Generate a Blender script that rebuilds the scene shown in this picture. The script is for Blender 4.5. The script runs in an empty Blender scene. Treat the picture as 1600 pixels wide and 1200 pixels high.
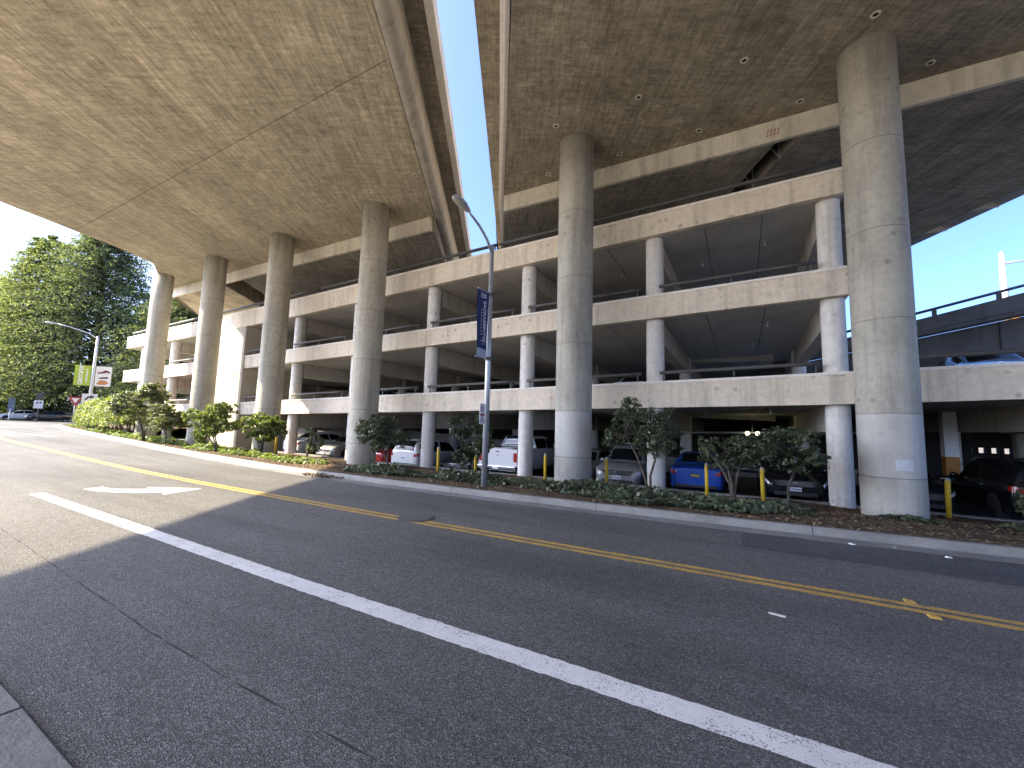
import bpy, bmesh, math, random
import numpy as np
from mathutils import Vector, Matrix

# ------------------------------------------------------------------ scene, camera, light
SC = bpy.context.scene
COL = SC.collection
random.seed(7)
RNG = np.random.default_rng(11)

H = 1.75                     # eye height above the road
cam_d = bpy.data.cameras.new('camera')
cam_d.sensor_width = 36.0
cam_d.lens = 14.625
cam_d.clip_start = 0.05
cam_d.clip_end = 2000
cam = bpy.data.objects.new('camera', cam_d)
COL.objects.link(cam)
# axes of the picture solved from the vertical and the road vanishing points
_f = 650.0
_Z = Vector((179., -6446., _f)).normalized()
_L = Vector((-1180., 33., _f)); _L = (_L - _Z * _L.dot(_Z)).normalized()
_X = -_L
_Y = _Z.cross(_X)
if _Y.z < 0: _Y = -_Y
right = Vector((_X.x, _Y.x, _Z.x)); down = Vector((_X.y, _Y.y, _Z.y)); fwd = Vector((_X.z, _Y.z, _Z.z))
R3 = Matrix((right, -down, -fwd)).transposed()
cam.matrix_world = Matrix.Translation((0, 0, H)) @ R3.to_4x4()
SC.camera = cam

SUN_S = Vector((.86, .51, -.72)).normalized()      # direction the light travels
SUN_EL = math.asin(-SUN_S.z)
SUN_ROT = math.atan2(-SUN_S.x, -SUN_S.y)
w = bpy.data.worlds.new('World'); SC.world = w
w.use_nodes = True
nt = w.node_tree
bg = nt.nodes['Background']
sky = nt.nodes.new('ShaderNodeTexSky')
sky.sky_type = 'NISHITA'
sky.sun_disc = False
sky.sun_elevation = SUN_EL
sky.sun_rotation = SUN_ROT
sky.air_density = 0.40; sky.dust_density = 3.2; sky.ozone_density = 8.0
nt.links.new(sky.outputs[0], bg.inputs[0])
bg.inputs[1].default_value = 0.15
sd = bpy.data.lights.new('sun', 'SUN')
sd.energy = 3.1
sd.angle = math.radians(0.5)
sd.color = (1.0, 0.85, 0.60)
so = bpy.data.objects.new('sun', sd); COL.objects.link(so)
so.rotation_euler = SUN_S.to_track_quat('-Z', 'Y').to_euler()
so.location = (-30, -20, 40)

SC.view_settings.view_transform = 'Standard'
SC.view_settings.look = 'None'
SC.view_settings.gamma = 1.0
SC.view_settings.use_curve_mapping = False
SC.view_settings.exposure = 2.68
SC.render.engine = 'CYCLES'
SC.cycles.max_bounces = 10
SC.cycles.diffuse_bounces = 7
SC.cycles.use_denoising = True

# ------------------------------------------------------------------ materials
def new_mat(name, rough=0.85, metal=0.0, spec=0.5):
    m = bpy.data.materials.new(name); m.use_nodes = True
    b = m.node_tree.nodes['Principled BSDF']
    b.inputs['Roughness'].default_value = rough
    b.inputs['Metallic'].default_value = metal
    b.inputs['Specular IOR Level'].default_value = spec
    return m, m.node_tree, b

def lk(t, a, b): t.links.new(a, b)
def nd(t, kind, **kw):
    n = t.nodes.new(kind)
    for k, v in kw.items():
        if k.startswith('i_'): n.inputs[k[2:].replace('_', ' ')].default_value = v
        else: setattr(n, k, v)
    return n
def ramp(t, fac, stops):
    r = t.nodes.new('ShaderNodeValToRGB')
    el = r.color_ramp.elements
    while len(el) > 1: el.remove(el[-1])
    el[0].position = stops[0][0]; el[0].color = (*stops[0][1], 1) if len(stops[0][1]) == 3 else stops[0][1]
    for p, c in stops[1:]:
        e = el.new(p); e.color = (*c, 1)
    lk(t, fac, r.inputs[0]); return r.outputs[0]
def gray(v): return (v, v, v)
def mixc(t, fac, a, b, mode='MIX'):
    m = t.nodes.new('ShaderNodeMix'); m.data_type = 'RGBA'; m.blend_type = mode
    for s, v in ((0, fac), (6, a), (7, b)):
        if hasattr(v, 'default_value'): lk(t, v, m.inputs[s])
        elif isinstance(v, (int, float)): m.inputs[s].default_value = v
        else: m.inputs[s].default_value = (*v, 1)
    return m.outputs[2]
def mth(t, op, a, b=None, c=None):
    n = t.nodes.new('ShaderNodeMath'); n.operation = op
    for i, v in enumerate((a, b, c)):
        if v is None: continue
        if hasattr(v, 'default_value'): lk(t, v, n.inputs[i])
        else: n.inputs[i].default_value = v
    return n.outputs[0]
def coords(t, scale=(1, 1, 1), rotz=0.0, src='Object'):
    tc = t.nodes.new('ShaderNodeTexCoord'); mp = t.nodes.new('ShaderNodeMapping')
    if rotz:
        mp.vector_type = 'TEXTURE'; scale = tuple(1 / k for k in scale)
    mp.inputs['Scale'].default_value = scale; mp.inputs['Rotation'].default_value = (0, 0, rotz)
    lk(t, tc.outputs[src], mp.inputs[0]); return mp.outputs[0]
def noise(t, vec, scale, detail=4, rough=0.6, dist=0.0):
    n = t.nodes.new('ShaderNodeTexNoise')
    n.inputs['Scale'].default_value = scale; n.inputs['Detail'].default_value = detail
    n.inputs['Roughness'].default_value = rough; n.inputs['Distortion'].default_value = dist
    lk(t, vec, n.inputs['Vector']); return n.outputs[0]
def voro(t, vec, scale, feature='F1'):
    n = t.nodes.new('ShaderNodeTexVoronoi'); n.feature = feature
    n.inputs['Scale'].default_value = scale
    lk(t, vec, n.inputs['Vector']); return n
def bump(t, b, height, strength=0.3, dist=0.02):
    n = t.nodes.new('ShaderNodeBump'); n.inputs['Strength'].default_value = strength; n.inputs['Distance'].default_value = dist
    lk(t, height, n.inputs['Height']); lk(t, n.outputs[0], b.inputs['Normal'])

def plain(name, col, rough=0.6, metal=0.0, spec=0.5, var=0.12, scale=6.0, coat=0.0):
    m, t, b = new_mat(name, rough, metal, spec)
    v = coords(t)
    n = noise(t, v, scale, 5)
    f = ramp(t, n, [(0.3, gray(1 - var)), (0.7, gray(1 + var * .5))])
    lk(t, mixc(t, 1.0, col, f, 'MULTIPLY'), b.inputs['Base Color'])
    if coat: b.inputs['Coat Weight'].default_value = coat; b.inputs['Coat Roughness'].default_value = 0.05
    return m

def concrete(name, col, dark=0.62, light=1.18, scale=1.0, streak=None, rotz=0.0, spots=0.0, rings=False, paint=None,
             streak_amt=0.25, bumps=0.25, drip=False, boards=False, bloom=False):
    m, t, b = new_mat(name, 0.88, 0, 0.3)
    v = coords(t)
    n1 = noise(t, v, 0.55 * scale, 6, 0.62)
    n2 = noise(t, v, 5.0 * scale, 5, 0.7)
    n3 = noise(t, v, 45.0, 2, 0.5)
    c = mixc(t, 1.0, col, ramp(t, n1, [(0.28, gray(dark)), (0.5, gray(1.0)), (0.74, gray(light))]), 'MULTIPLY')
    c = mixc(t, 1.0, c, ramp(t, n2, [(0.3, gray(.86)), (0.7, gray(1.10))]), 'MULTIPLY')
    c = mixc(t, 1.0, c, ramp(t, n3, [(0.3, gray(.92)), (0.7, gray(1.06))]), 'MULTIPLY')
    if streak:
        vs = coords(t, streak, rotz)
        s1 = noise(t, vs, 1.0, 11, 0.80, 0.25)
        c = mixc(t, 1.0, c, ramp(t, s1, [(0.30, gray(1 - streak_amt * 1.5)), (0.48, gray(1.0)), (0.68, gray(1 + streak_amt))]), 'MULTIPLY')
        vs2 = coords(t, tuple(k * 2.7 for k in streak), rotz)
        s2 = noise(t, vs2, 1.0, 9, 0.82, 0.3)
        c = mixc(t, 1.0, c, ramp(t, s2, [(0.33, gray(1 - streak_amt * .8)), (0.5, gray(1.0)), (0.66, gray(1 + streak_amt * .6))]), 'MULTIPLY')
    if boards:
        vb = coords(t, (.05, 1.0, 1), BR)
        sp_ = t.nodes.new('ShaderNodeSeparateXYZ'); lk(t, vb, sp_.inputs[0])
        yv = mth(t, 'ADD', mth(t, 'DIVIDE', sp_.outputs[1], 1.22), 50.0)
        fr = mth(t, 'FRACT', yv); cell = mth(t, 'FLOOR', yv)
        wn = t.nodes.new('ShaderNodeTexWhiteNoise'); wn.noise_dimensions = '1D'; lk(t, cell, wn.inputs['W'])
        c = mixc(t, 1.0, c, ramp(t, wn.outputs[0], [(0, gray(.90)), (1, gray(1.09))]), 'MULTIPLY')
        ln = mth(t, 'LESS_THAN', fr, .02)
        c = mixc(t, mth(t, 'MULTIPLY', ln, ramp(t, n2, [(.35, gray(.1)), (.65, gray(.7))])), c, tuple(min(1, x * 1.5) for x in col))
        f3 = noise(t, coords(t, (.8, 7, 1), BR), 1.0, 9, .82)
        c = mixc(t, 1.0, c, ramp(t, f3, [(.36, gray(.66)), (.5, gray(1)), (.64, gray(1.34))]), 'MULTIPLY')
        f4 = noise(t, coords(t, (7, 1.1, 1), BR), 1.0, 8, .8)
        c = mixc(t, 1.0, c, ramp(t, f4, [(.36, gray(.72)), (.5, gray(1)), (.64, gray(1.24))]), 'MULTIPLY')
        f5 = noise(t, v, 11.0, 8, .85)
        c = mixc(t, 1.0, c, ramp(t, f5, [(.34, gray(.78)), (.5, gray(1)), (.66, gray(1.22))]), 'MULTIPLY')
    if bloom:
        bl = noise(t, coords(t, (2.6, 1.2, 1), BR), 1.0, 11, .84, .3)
        area = ramp(t, noise(t, v, .22, 3), [(.40, gray(0)), (.62, gray(1))])
        c = mixc(t, mth(t, 'MULTIPLY', ramp(t, bl, [(.53, gray(0)), (.63, gray(.8))]), area), c, tuple(min(1, x * 1.9) for x in col))
    if drip:
        vd = coords(t, (2.2, 2.2, 0.16))
        s = noise(t, vd, 1.0, 5, 0.7)
        c = mixc(t, 1.0, c, ramp(t, s, [(0.34, gray(.74)), (0.5, gray(1.0)), (0.8, gray(1.05))]), 'MULTIPLY')
    if spots:
        vo = voro(t, v, 3.0)
        dn = mth(t, 'ADD', vo.outputs['Distance'], mth(t, 'MULTIPLY', noise(t, v, 16, 6, .8), 0.55))
        pick = mth(t, 'GREATER_THAN', nd_sep(t, vo.outputs['Color']), 0.35)
        area = ramp(t, noise(t, v, 0.45, 2), [(0.42, gray(0)), (0.56, gray(1))])
        sp = ramp(t, dn, [(0.39, gray(1)), (0.53, gray(0))])
        k = mth(t, 'MULTIPLY', mth(t, 'MULTIPLY', sp, pick), mth(t, 'MULTIPLY', area, spots))
        c = mixc(t, k, c, tuple(x * .36 for x in col))
    if rings:
        tc = t.nodes.new('ShaderNodeTexCoord'); sx = t.nodes.new('ShaderNodeSeparateXYZ'); lk(t, tc.outputs['Object'], sx.inputs[0])
        z = mth(t, 'ADD', sx.outputs[2], mth(t, 'MULTIPLY', noise(t, v, 1.5, 2), 0.03))
        if paint:
            lo = mth(t, 'GREATER_THAN', z, 0.81); hi = mth(t, 'LESS_THAN', z, 2.315)
            c = mixc(t, mth(t, 'MULTIPLY', mth(t, 'MULTIPLY', lo, hi), ramp(t, n1, [(.3, gray(.25)), (.7, gray(.62))])), c, paint)
            h2 = mth(t, 'LESS_THAN', z, 0.80)
            c = mixc(t, mth(t, 'MULTIPLY', h2, .22), c, tuple(x * .9 for x in paint))
        r = None
        for zz in (.80, 2.31, 4.6, 6.9, 9.25):
            d = mth(t, 'LESS_THAN', mth(t, 'ABSOLUTE', mth(t, 'SUBTRACT', z, zz)), 0.014)
            r = d if r is None else mth(t, 'MAXIMUM', r, d)
        c = mixc(t, mth(t, 'MULTIPLY', r, .6), c, tuple(x * .4 for x in col))
    lk(t, c, b.inputs['Base Color'])
    bump(t, b, mth(t, 'ADD', n2, mth(t, 'MULTIPLY', n3, .5)), bumps, 0.02)
    return m
def nd_sep(t, colsock):
    s = t.nodes.new('ShaderNodeSeparateColor'); lk(t, colsock, s.inputs[0]); return s.outputs[0]

def asphalt_mat(name, base=0.116, tint=(1.03, 1, .96), patchy=True):
    m, t, b = new_mat(name, 0.82, 0, 0.35)
    v = coords(t)
    big = noise(t, v, 0.16, 5, 0.6)
    vt = coords(t, (0.10, 1.1, 1))
    trk = noise(t, vt, 1.0, 4, 0.6, 0.3)
    ag = voro(t, v, 105.0)
    ag2 = voro(t, v, 48.0)
    fine = noise(t, v, 150, 2, 0.6)
    mid = noise(t, v, 9, 5, 0.7)
    c = mixc(t, 1.0, tuple(base * k for k in tint), ramp(t, big, [(0.3, gray(.78)), (0.7, gray(1.22))]), 'MULTIPLY')
    c = mixc(t, 1.0, c, ramp(t, trk, [(0.3, gray(.76)), (0.5, gray(1.0)), (0.7, gray(1.14))]), 'MULTIPLY')
    c = mixc(t, 1.0, c, ramp(t, mid, [(0.3, gray(.88)), (0.7, gray(1.12))]), 'MULTIPLY')
    stone = nd_sep(t, ag.outputs['Color'])
    c = mixc(t, 1.0, c, ramp(t, stone, [(0.0, gray(.50)), (0.6, gray(.95)), (0.9, gray(1.6)), (1.0, gray(2.2))]), 'MULTIPLY')
    st2 = nd_sep(t, ag2.outputs['Color'])
    k2 = mth(t, 'MULTIPLY', mth(t, 'GREATER_THAN', st2, 0.95), mth(t, 'LESS_THAN', ag2.outputs['Distance'], 0.30))
    c = mixc(t, mth(t, 'MULTIPLY', k2, .5), c, (base * 2.8, base * 2.75, base * 2.6))
    c = mixc(t, 1.0, c, ramp(t, fine, [(0.3, gray(.82)), (0.7, gray(1.18))]), 'MULTIPLY')
    oil = noise(t, coords(t, (.35, 1.6, 1)), 1.0, 8, .7, .4)
    c = mixc(t, 1.0, c, ramp(t, oil, [(.27, gray(.62)), (.38, gray(.95)), (.62, gray(1.03)), (.72, gray(1.22))]), 'MULTIPLY')
    lk(t, c, b.inputs['Base Color'])
    bump(t, b, mth(t, 'ADD', ag.outputs['Distance'], mth(t, 'MULTIPLY', fine, .6)), 0.9, 0.012)
    return m

def paint_mat(name, col, under=0.07, wear=0.5):
    m, t, b = new_mat(name, 0.7, 0, 0.4)
    v = coords(t)
    a = noise(t, v, 75, 3, 0.65)
    bb = noise(t, v, 4.0, 4, 0.7)
    k = mth(t, 'ADD', mth(t, 'MULTIPLY', a, .75), mth(t, 'MULTIPLY', bb, .4))
    f = ramp(t, k, [(wear - .05, gray(0)), (wear + .05, gray(1))])
    tone = mixc(t, 1.0, col, ramp(t, noise(t, v, 1.3, 4), [(0.3, gray(.86)), (0.7, gray(1.05))]), 'MULTIPLY')
    lk(t, mixc(t, f, gray(under), tone), b.inputs['Base Color'])
    bump(t, b, a, 0.5, 0.01)
    return m

def leaf_mat(name, c1, c2, c3, trans=0.35, spec=0.4, rough=0.5):
    m, t, b = new_mat(name, rough, 0, spec)
    g = t.nodes.new('ShaderNodeNewGeometry')
    rp = ramp(t, g.outputs['Random Per Island'], [(0.0, c1), (0.55, c2), (1.0, c3)])
    v = coords(t)
    n = noise(t, v, 1.2, 2)
    c = mixc(t, 1.0, rp, ramp(t, n, [(0.3, gray(.75)), (0.7, gray(1.2))]), 'MULTIPLY')
    lk(t, c, b.inputs['Base Color'])
    tr = t.nodes.new('ShaderNodeBsdfTranslucent'); lk(t, mixc(t, 1.0, c, (1.25, 1.35, .6), 'MULTIPLY'), tr.inputs[0])
    mx = t.nodes.new('ShaderNodeMixShader'); mx.inputs[0].default_value = trans
    out = t.nodes['Material Output']
    lk(t, b.outputs[0], mx.inputs[1]); lk(t, tr.outputs[0], mx.inputs[2]); lk(t, mx.outputs[0], out.inputs[0])
    return m

def emit_mat(name, col, strength):
    m, t, b = new_mat(name, .5)
    b.inputs['Base Color'].default_value = (*col, 1)
    b.inputs['Emission Color'].default_value = (*col, 1); b.inputs['Emission Strength'].default_value = strength
    return m

BR = math.radians(120.5)          # heading of the viaduct axis
M = {}
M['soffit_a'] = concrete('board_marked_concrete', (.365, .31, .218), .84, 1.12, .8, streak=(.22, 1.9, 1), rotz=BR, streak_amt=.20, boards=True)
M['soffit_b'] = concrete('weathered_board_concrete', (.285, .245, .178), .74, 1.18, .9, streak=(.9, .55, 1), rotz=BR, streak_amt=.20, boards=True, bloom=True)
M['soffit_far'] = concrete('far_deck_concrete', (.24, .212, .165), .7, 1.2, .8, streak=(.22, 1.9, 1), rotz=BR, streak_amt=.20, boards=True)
M['ramp'] = concrete('stained_ramp_concrete', (.11, .107, .10), .7, 1.25, 1, drip=True)
M['beam'] = concrete('pale_beam_concrete', (.60, .55, .43), .85, 1.1, 1, drip=True)
M['column'] = concrete('column_concrete', (.41, .385, .315), .78, 1.15, 1.3, rings=True, paint=(.55, .54, .52), drip=True, spots=.5)
M['column_lit'] = concrete('column_concrete_plain', (.43, .40, .32), .8, 1.14, 1.3, rings=True, drip=True, spots=.45)
M['band'] = concrete('parapet_concrete', (.71, .62, .48), .88, 1.08, 1, spots=.6, drip=True)
M['cap'] = concrete('parapet_cap_concrete', (.78, .72, .63), .9, 1.08, 2)
M['garage_column'] = concrete('painted_column_concrete', (.74, .70, .63), .9, 1.06, 1, spots=.8, drip=True)
M['slab'] = concrete('slab_concrete', (.47, .445, .40), .8, 1.12, 1, drip=False)
M['gbeam'] = concrete('garage_beam_concrete', (.50, .455, .37), .85, 1.1, 1, drip=True)
M['wall'] = concrete('stair_wall_concrete', (.44, .40, .33), .85, 1.08, 1.5)
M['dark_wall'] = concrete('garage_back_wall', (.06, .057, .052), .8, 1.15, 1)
M['kerb'] = concrete('kerb_concrete', (.225, .218, .20), .72, 1.18, 1.6, bumps=.5)
M['gutter'] = concrete('gutter_concrete', (.21, .208, .205), .7, 1.2, 2.0, bumps=.6)
M['bounce_slab'] = concrete('bounce_slab_concrete', (.42, .39, .34), .8, 1.1, 1)  # pale tone chosen to throw sunlight up at the viaduct soffits
M['asphalt'] = asphalt_mat('asphalt')
M['asphalt_patch'] = asphalt_mat('asphalt_patch', .078, (1, 1.01, 1.08))
M['white_paint'] = paint_mat('white_road_paint', (.74, .74, .74), .09, .475)
M['yellow_paint'] = paint_mat('yellow_road_paint', (.58, .36, .07), .09, .52)
M['crack'] = plain('tar_crack', (.042, .042, .045), .9)
M['rail'] = plain('rail_metal', (.075, .072, .066), .6, 0)
M['galv'] = plain('galvanised_metal', (.52, .53, .54), .42, .65, var=.15)
M['yellow'] = plain('bollard_yellow', (.70, .46, .03), .55)
M['white'] = plain('white_enamel', (.74, .74, .73), .5)
M['iron'] = plain('cast_iron', (.10, .095, .088), .6, .5)
M['black'] = plain('black_rubber', (.012, .012, .013), .8)
M['dark_plastic'] = plain('dark_plastic', (.02, .02, .022), .5)
M['bark'] = concrete('bark', (.085, .068, .052), .6, 1.3, 6, drip=True, bumps=.6)
M['soil'] = None
def soil():
    m, t, b = new_mat('mulch_soil', .95, 0, .1)
    v = coords(t)
    a = noise(t, v, 1.1, 5, .65); c_ = noise(t, v, 26, 4, .75); vo = voro(t, v, 30)
    c = ramp(t, a, [(0.3, (.075, .052, .036)), (0.5, (.125, .088, .058)), (0.72, (.20, .15, .095))])
    c = mixc(t, 1.0, c, ramp(t, nd_sep(t, vo.outputs['Color']), [(0, gray(.45)), (.7, gray(1.05)), (1, gray(1.9))]), 'MULTIPLY')
    c = mixc(t, 1.0, c, ramp(t, c_, [(.3, gray(.7)), (.7, gray(1.3))]), 'MULTIPLY')
    lk(t, c, b.inputs['Base Color']); bump(t, b, mth(t, 'ADD', c_, vo.outputs['Distance']), 1.0, .03)
    return m
M['soil'] = soil()
M['earth'] = plain('dry_earth', (.12, .105, .075), .95, var=.3, scale=.6)
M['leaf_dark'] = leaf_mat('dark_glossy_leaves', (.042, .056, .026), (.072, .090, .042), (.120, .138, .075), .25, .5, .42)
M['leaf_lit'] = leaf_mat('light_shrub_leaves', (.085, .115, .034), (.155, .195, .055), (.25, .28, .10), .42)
M['leaf_olive'] = leaf_mat('olive_shrub_leaves', (.075, .092, .040), (.13, .15, .066), (.24, .25, .13), .34)
M['leaf_hedge'] = leaf_mat('hedge_leaves', (.10, .135, .030), (.20, .24, .065), (.36, .34, .14), .40)
M['leaf_ivy'] = leaf_mat('ivy_leaves', (.050, .066, .036), (.082, .102, .056), (.135, .155, .092), .22, .5, .45)
M['leaf_conifer'] = leaf_mat('conifer_needles', (.085, .108, .056), (.145, .172, .088), (.25, .265, .145), .42, .2, .7)
M['leaf_yellow'] = leaf_mat('yellow_green_needles', (.115, .138, .056), (.185, .212, .090), (.28, .295, .14), .42, .2, .7)
M['chip'] = leaf_mat('mulch_chips', (.10, .065, .04), (.19, .135, .085), (.36, .29, .20), .0, .1, .9)
M['glass'] = plain('car_glass', (.006, .007, .008), .08, 0, .22)
M['rim'] = plain('alloy_rim', (.42, .42, .43), .3, .8)
M['chrome'] = plain('chrome_trim', (.62, .62, .63), .18, .95)
M['tail'] = plain('tail_lamp_red', (.36, .012, .014), .15, 0, .6, coat=.6)
M['head'] = plain('head_lamp_lens', (.55, .57, .60), .08, .35, .7)
M['plate'] = plain('white_number_plate', (.68, .68, .70), .4)
M['plate_dark'] = plain('black_number_plate', (.03, .028, .025), .4)
M['plate_yellow'] = plain('yellow_plate_marks', (.72, .45, .06), .5)
M['navy'] = plain('navy_banner_cloth', (.020, .036, .125), .75)
M['pale_grey'] = plain('pale_grey_cloth', (.45, .46, .47), .8)
M['green_cloth'] = plain('lime_banner_cloth', (.36, .45, .05), .75)
M['sign_white'] = plain('sign_white', (.72, .71, .69), .45)
M['sign_red'] = plain('sign_red', (.38, .05, .045), .5)
M['sign_pink'] = plain('faded_pink_sign', (.56, .33, .28), .5)
M['orange'] = plain('orange_paint', (.50, .22, .04), .6)
M['lamp_lens'] = plain('lamp_glass', (.42, .40, .30), .2)
M['bulb'] = emit_mat('lit_bulb', (1.0, .93, .55), 1.6)
M['stucco'] = plain('grey_stucco', (.36, .35, .34), .8, var=.1)
M['blue_wall'] = plain('pale_blue_wall', (.40, .47, .58), .7)
M['window'] = plain('dark_window', (.03, .035, .045), .1)
M['red_mark'] = plain('red_spray_paint', (.34, .09, .08), .8)
M['litter'] = plain('white_litter', (.66, .65, .62), .7)
def carpaint(name, col, metal=0.0, rough=.25): return plain(name, col, rough, metal, .5, var=.04, scale=2, coat=.9)
P_WHITE = carpaint('white_car_paint', (.66, .67, .68)); P_SILVER = carpaint('silver_car_paint', (.42, .42, .41), .6, .3)
P_BLUE = carpaint('blue_car_paint', (.012, .07, .38)); P_GREY = carpaint('grey_car_paint', (.30, .31, .32), .5, .3)
P_BLACK = carpaint('black_car_paint', (.008, .009, .012), 0, .15); P_RED = carpaint('red_car_paint', (.38, .012, .012))
P_DARK = carpaint('charcoal_car_paint', (.03, .032, .036), .3, .25)

# ------------------------------------------------------------------ mesh helpers
class MB:
    def __init__(s): s.v = []; s.f = []; s.sm = []
    def add(s, vs, fs, smooth=False):
        o = len(s.v); s.v += [tuple(p) for p in vs]; s.f += [tuple(i + o for i in f) for f in fs]; s.sm += [smooth] * len(fs); return s
    def box(s, x0, x1, y0, y1, z0, z1):
        return s.hexa([(x0, y0, z0), (x1, y0, z0), (x1, y1, z0), (x0, y1, z0), (x0, y0, z1), (x1, y0, z1), (x1, y1, z1), (x0, y1, z1)])
    def hexa(s, p):
        return s.add(p, [(0, 3, 2, 1), (4, 5, 6, 7), (0, 1, 5, 4), (1, 2, 6, 5), (2, 3, 7, 6), (3, 0, 4, 7)])
    def prism(s, poly, z0, z1):          # poly in xy, counter clockwise; z may be callables
        n = len(poly); f0 = z0 if callable(z0) else (lambda x, y: z0); f1 = z1 if callable(z1) else (lambda x, y: z1)
        vs = [(x, y, f0(x, y)) for x, y in poly] + [(x, y, f1(x, y)) for x, y in poly]
        fs = [tuple(range(n - 1, -1, -1)), tuple(range(n, 2 * n))] + [(i, (i + 1) % n, n + (i + 1) % n, n + i) for i in range(n)]
        return s.add(vs, fs)
    def tube(s, path, rad, n=12, caps=True, smooth=True):
        path = [Vector(p) for p in path]; k = len(path)
        if not isinstance(rad, (list, tuple)): rad = [rad] * k
        vs = []
        ref = None
        for i, p in enumerate(path):
            d = (path[min(i + 1, k - 1)] - path[max(i - 1, 0)]).normalized()
            if ref is None:
                ref = Vector((0, 0, 1)) if abs(d.z) < .9 else Vector((1, 0, 0))
            a = (ref - d * ref.dot(d)).normalized(); b = d.cross(a); ref = a
            for j in range(n):
                t = 2 * math.pi * j / n
                vs.append(p + (a * math.cos(t) + b * math.sin(t)) * rad[i])
        fs = [(i * n + j, i * n + (j + 1) % n, (i + 1) * n + (j + 1) % n, (i + 1) * n + j) for i in range(k - 1) for j in range(n)]
        s.add(vs, fs, smooth)
        if caps:
            o = len(s.v) - len(vs)
            s.f += [tuple(o + j for j in range(n - 1, -1, -1)), tuple(o + (k - 1) * n + j for j in range(n))]; s.sm += [False, False]
        return s
    def cyl(s, x, y, z0, z1, r, n=32, r2=None): return s.tube([(x, y, z0), (x, y, z1)], [r, r if r2 is None else r2], n)
    def grid(s, P, smooth=True, flip=False):      # P[i][j]
        a = len(P); b = len(P[0]); vs = [p for row in P for p in row]
        fs = []
        for i in range(a - 1):
            for j in range(b - 1):
                q = (i * b + j, (i + 1) * b + j, (i + 1) * b + j + 1, i * b + j + 1)
                fs.append(q[::-1] if flip else q)
        return s.add(vs, fs, smooth)
    def build(s, name, mat, parent=None, loc=None):
        me = bpy.data.meshes.new(name)
        me.from_pydata(s.v, [], s.f)
        me.polygons.foreach_set('use_smooth', s.sm)
        me.materials.append(mat); me.update()
        o = bpy.data.objects.new(name, me); COL.objects.link(o)
        if parent: o.parent = parent
        if loc: o.location = loc
        return o
def bevel(o, wd=.02, seg=2):
    m = o.modifiers.new('bevel', 'BEVEL'); m.width = wd; m.segments = seg; m.limit_method = 'ANGLE'; m.angle_limit = math.radians(40)
    return o
def empty(name, loc=(0, 0, 0), rz=0.0):
    o = bpy.data.objects.new(name, None); COL.objects.link(o); o.empty_display_size = .3
    o.location = loc; o.rotation_euler = (0, 0, rz); return o
def tag(o, label, cat, group=None):
    o['label'] = label; o['category'] = cat
    if group: o['group'] = group
    return o
def struct(o): o['kind'] = 'structure'; return o
def stuff(o, label=None, cat=None):
    o['kind'] = 'stuff'
    if label: o['label'] = label; o['category'] = cat
    return o
def copy_tree(o, parent=None):
    c = o.copy(); COL.objects.link(c)
    if parent: c.parent = parent
    for ch in list(o.children): copy_tree(ch, c)
    return c
def text_mesh(name, body, size, mat, parent=None, mw=None, extrude=0.002, align='CENTER', spacing=1.0, bold=0.0, loc=None, rot=None):
    cu = bpy.data.curves.new(name, 'FONT'); cu.body = body; cu.size = size; cu.extrude = extrude
    cu.align_x = align; cu.align_y = 'CENTER'; cu.space_character = spacing; cu.offset = bold; cu.resolution_u = 3
    tmp = bpy.data.objects.new(name, cu); COL.objects.link(tmp)
    dg = bpy.context.evaluated_depsgraph_get()
    me = bpy.data.meshes.new_from_object(tmp.evaluated_get(dg))
    bpy.data.objects.remove(tmp)
    me.materials.clear(); me.materials.append(mat); me.name = name
    o = bpy.data.objects.new(name, me); COL.objects.link(o)
    if parent: o.parent = parent
    if mw is not None: o.matrix_basis = mw
    if loc: o.location = loc
    if rot: o.rotation_euler = rot
    return o

def leaves(name, pts, nrm, size, mat, parent=None, aspect=.5, jitter=.9, fold=.18, rng=RNG, smooth=False):
    """rhombus leaves, two folded faces each"""
    pts = np.asarray(pts, float); n = len(pts)
    nrm = np.asarray(nrm, float) + rng.normal(0, jitter, (n, 3)); nrm /= np.linalg.norm(nrm, axis=1, keepdims=True) + 1e-9
    a = rng.normal(0, 1, (n, 3)); a -= nrm * (a * nrm).sum(1, keepdims=True); a /= np.linalg.norm(a, axis=1, keepdims=True) + 1e-9
    b = np.cross(nrm, a)
    sz = (size * rng.uniform(.6, 1.25, n))[:, None]
    V = np.empty((n, 4, 3))
    V[:, 0] = pts - a * sz * .5
    V[:, 1] = pts + b * sz * aspect * .5 + nrm * sz * fold * .5
    V[:, 2] = pts + a * sz * .5
    V[:, 3] = pts - b * sz * aspect * .5 + nrm * sz * fold * .5
    me = bpy.data.meshes.new(name)
    me.vertices.add(n * 4); me.vertices.foreach_set('co', V.reshape(-1))
    me.loops.add(n * 6); me.polygons.add(n * 2)
    base = (np.arange(n) * 4)[:, None]
    me.loops.foreach_set('vertex_index', (base + np.array([0, 2, 1, 0, 3, 2])).reshape(-1).astype(np.int32))
    me.polygons.foreach_set('loop_start', (np.arange(n * 2) * 3).astype(np.int32))
    me.polygons.foreach_set('loop_total', np.full(n * 2, 3, np.int32))
    me.materials.append(mat); me.update(calc_edges=True); me.validate()
    o = bpy.data.objects.new(name, me); COL.objects.link(o)
    if parent: o.parent = parent
    return o

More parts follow.
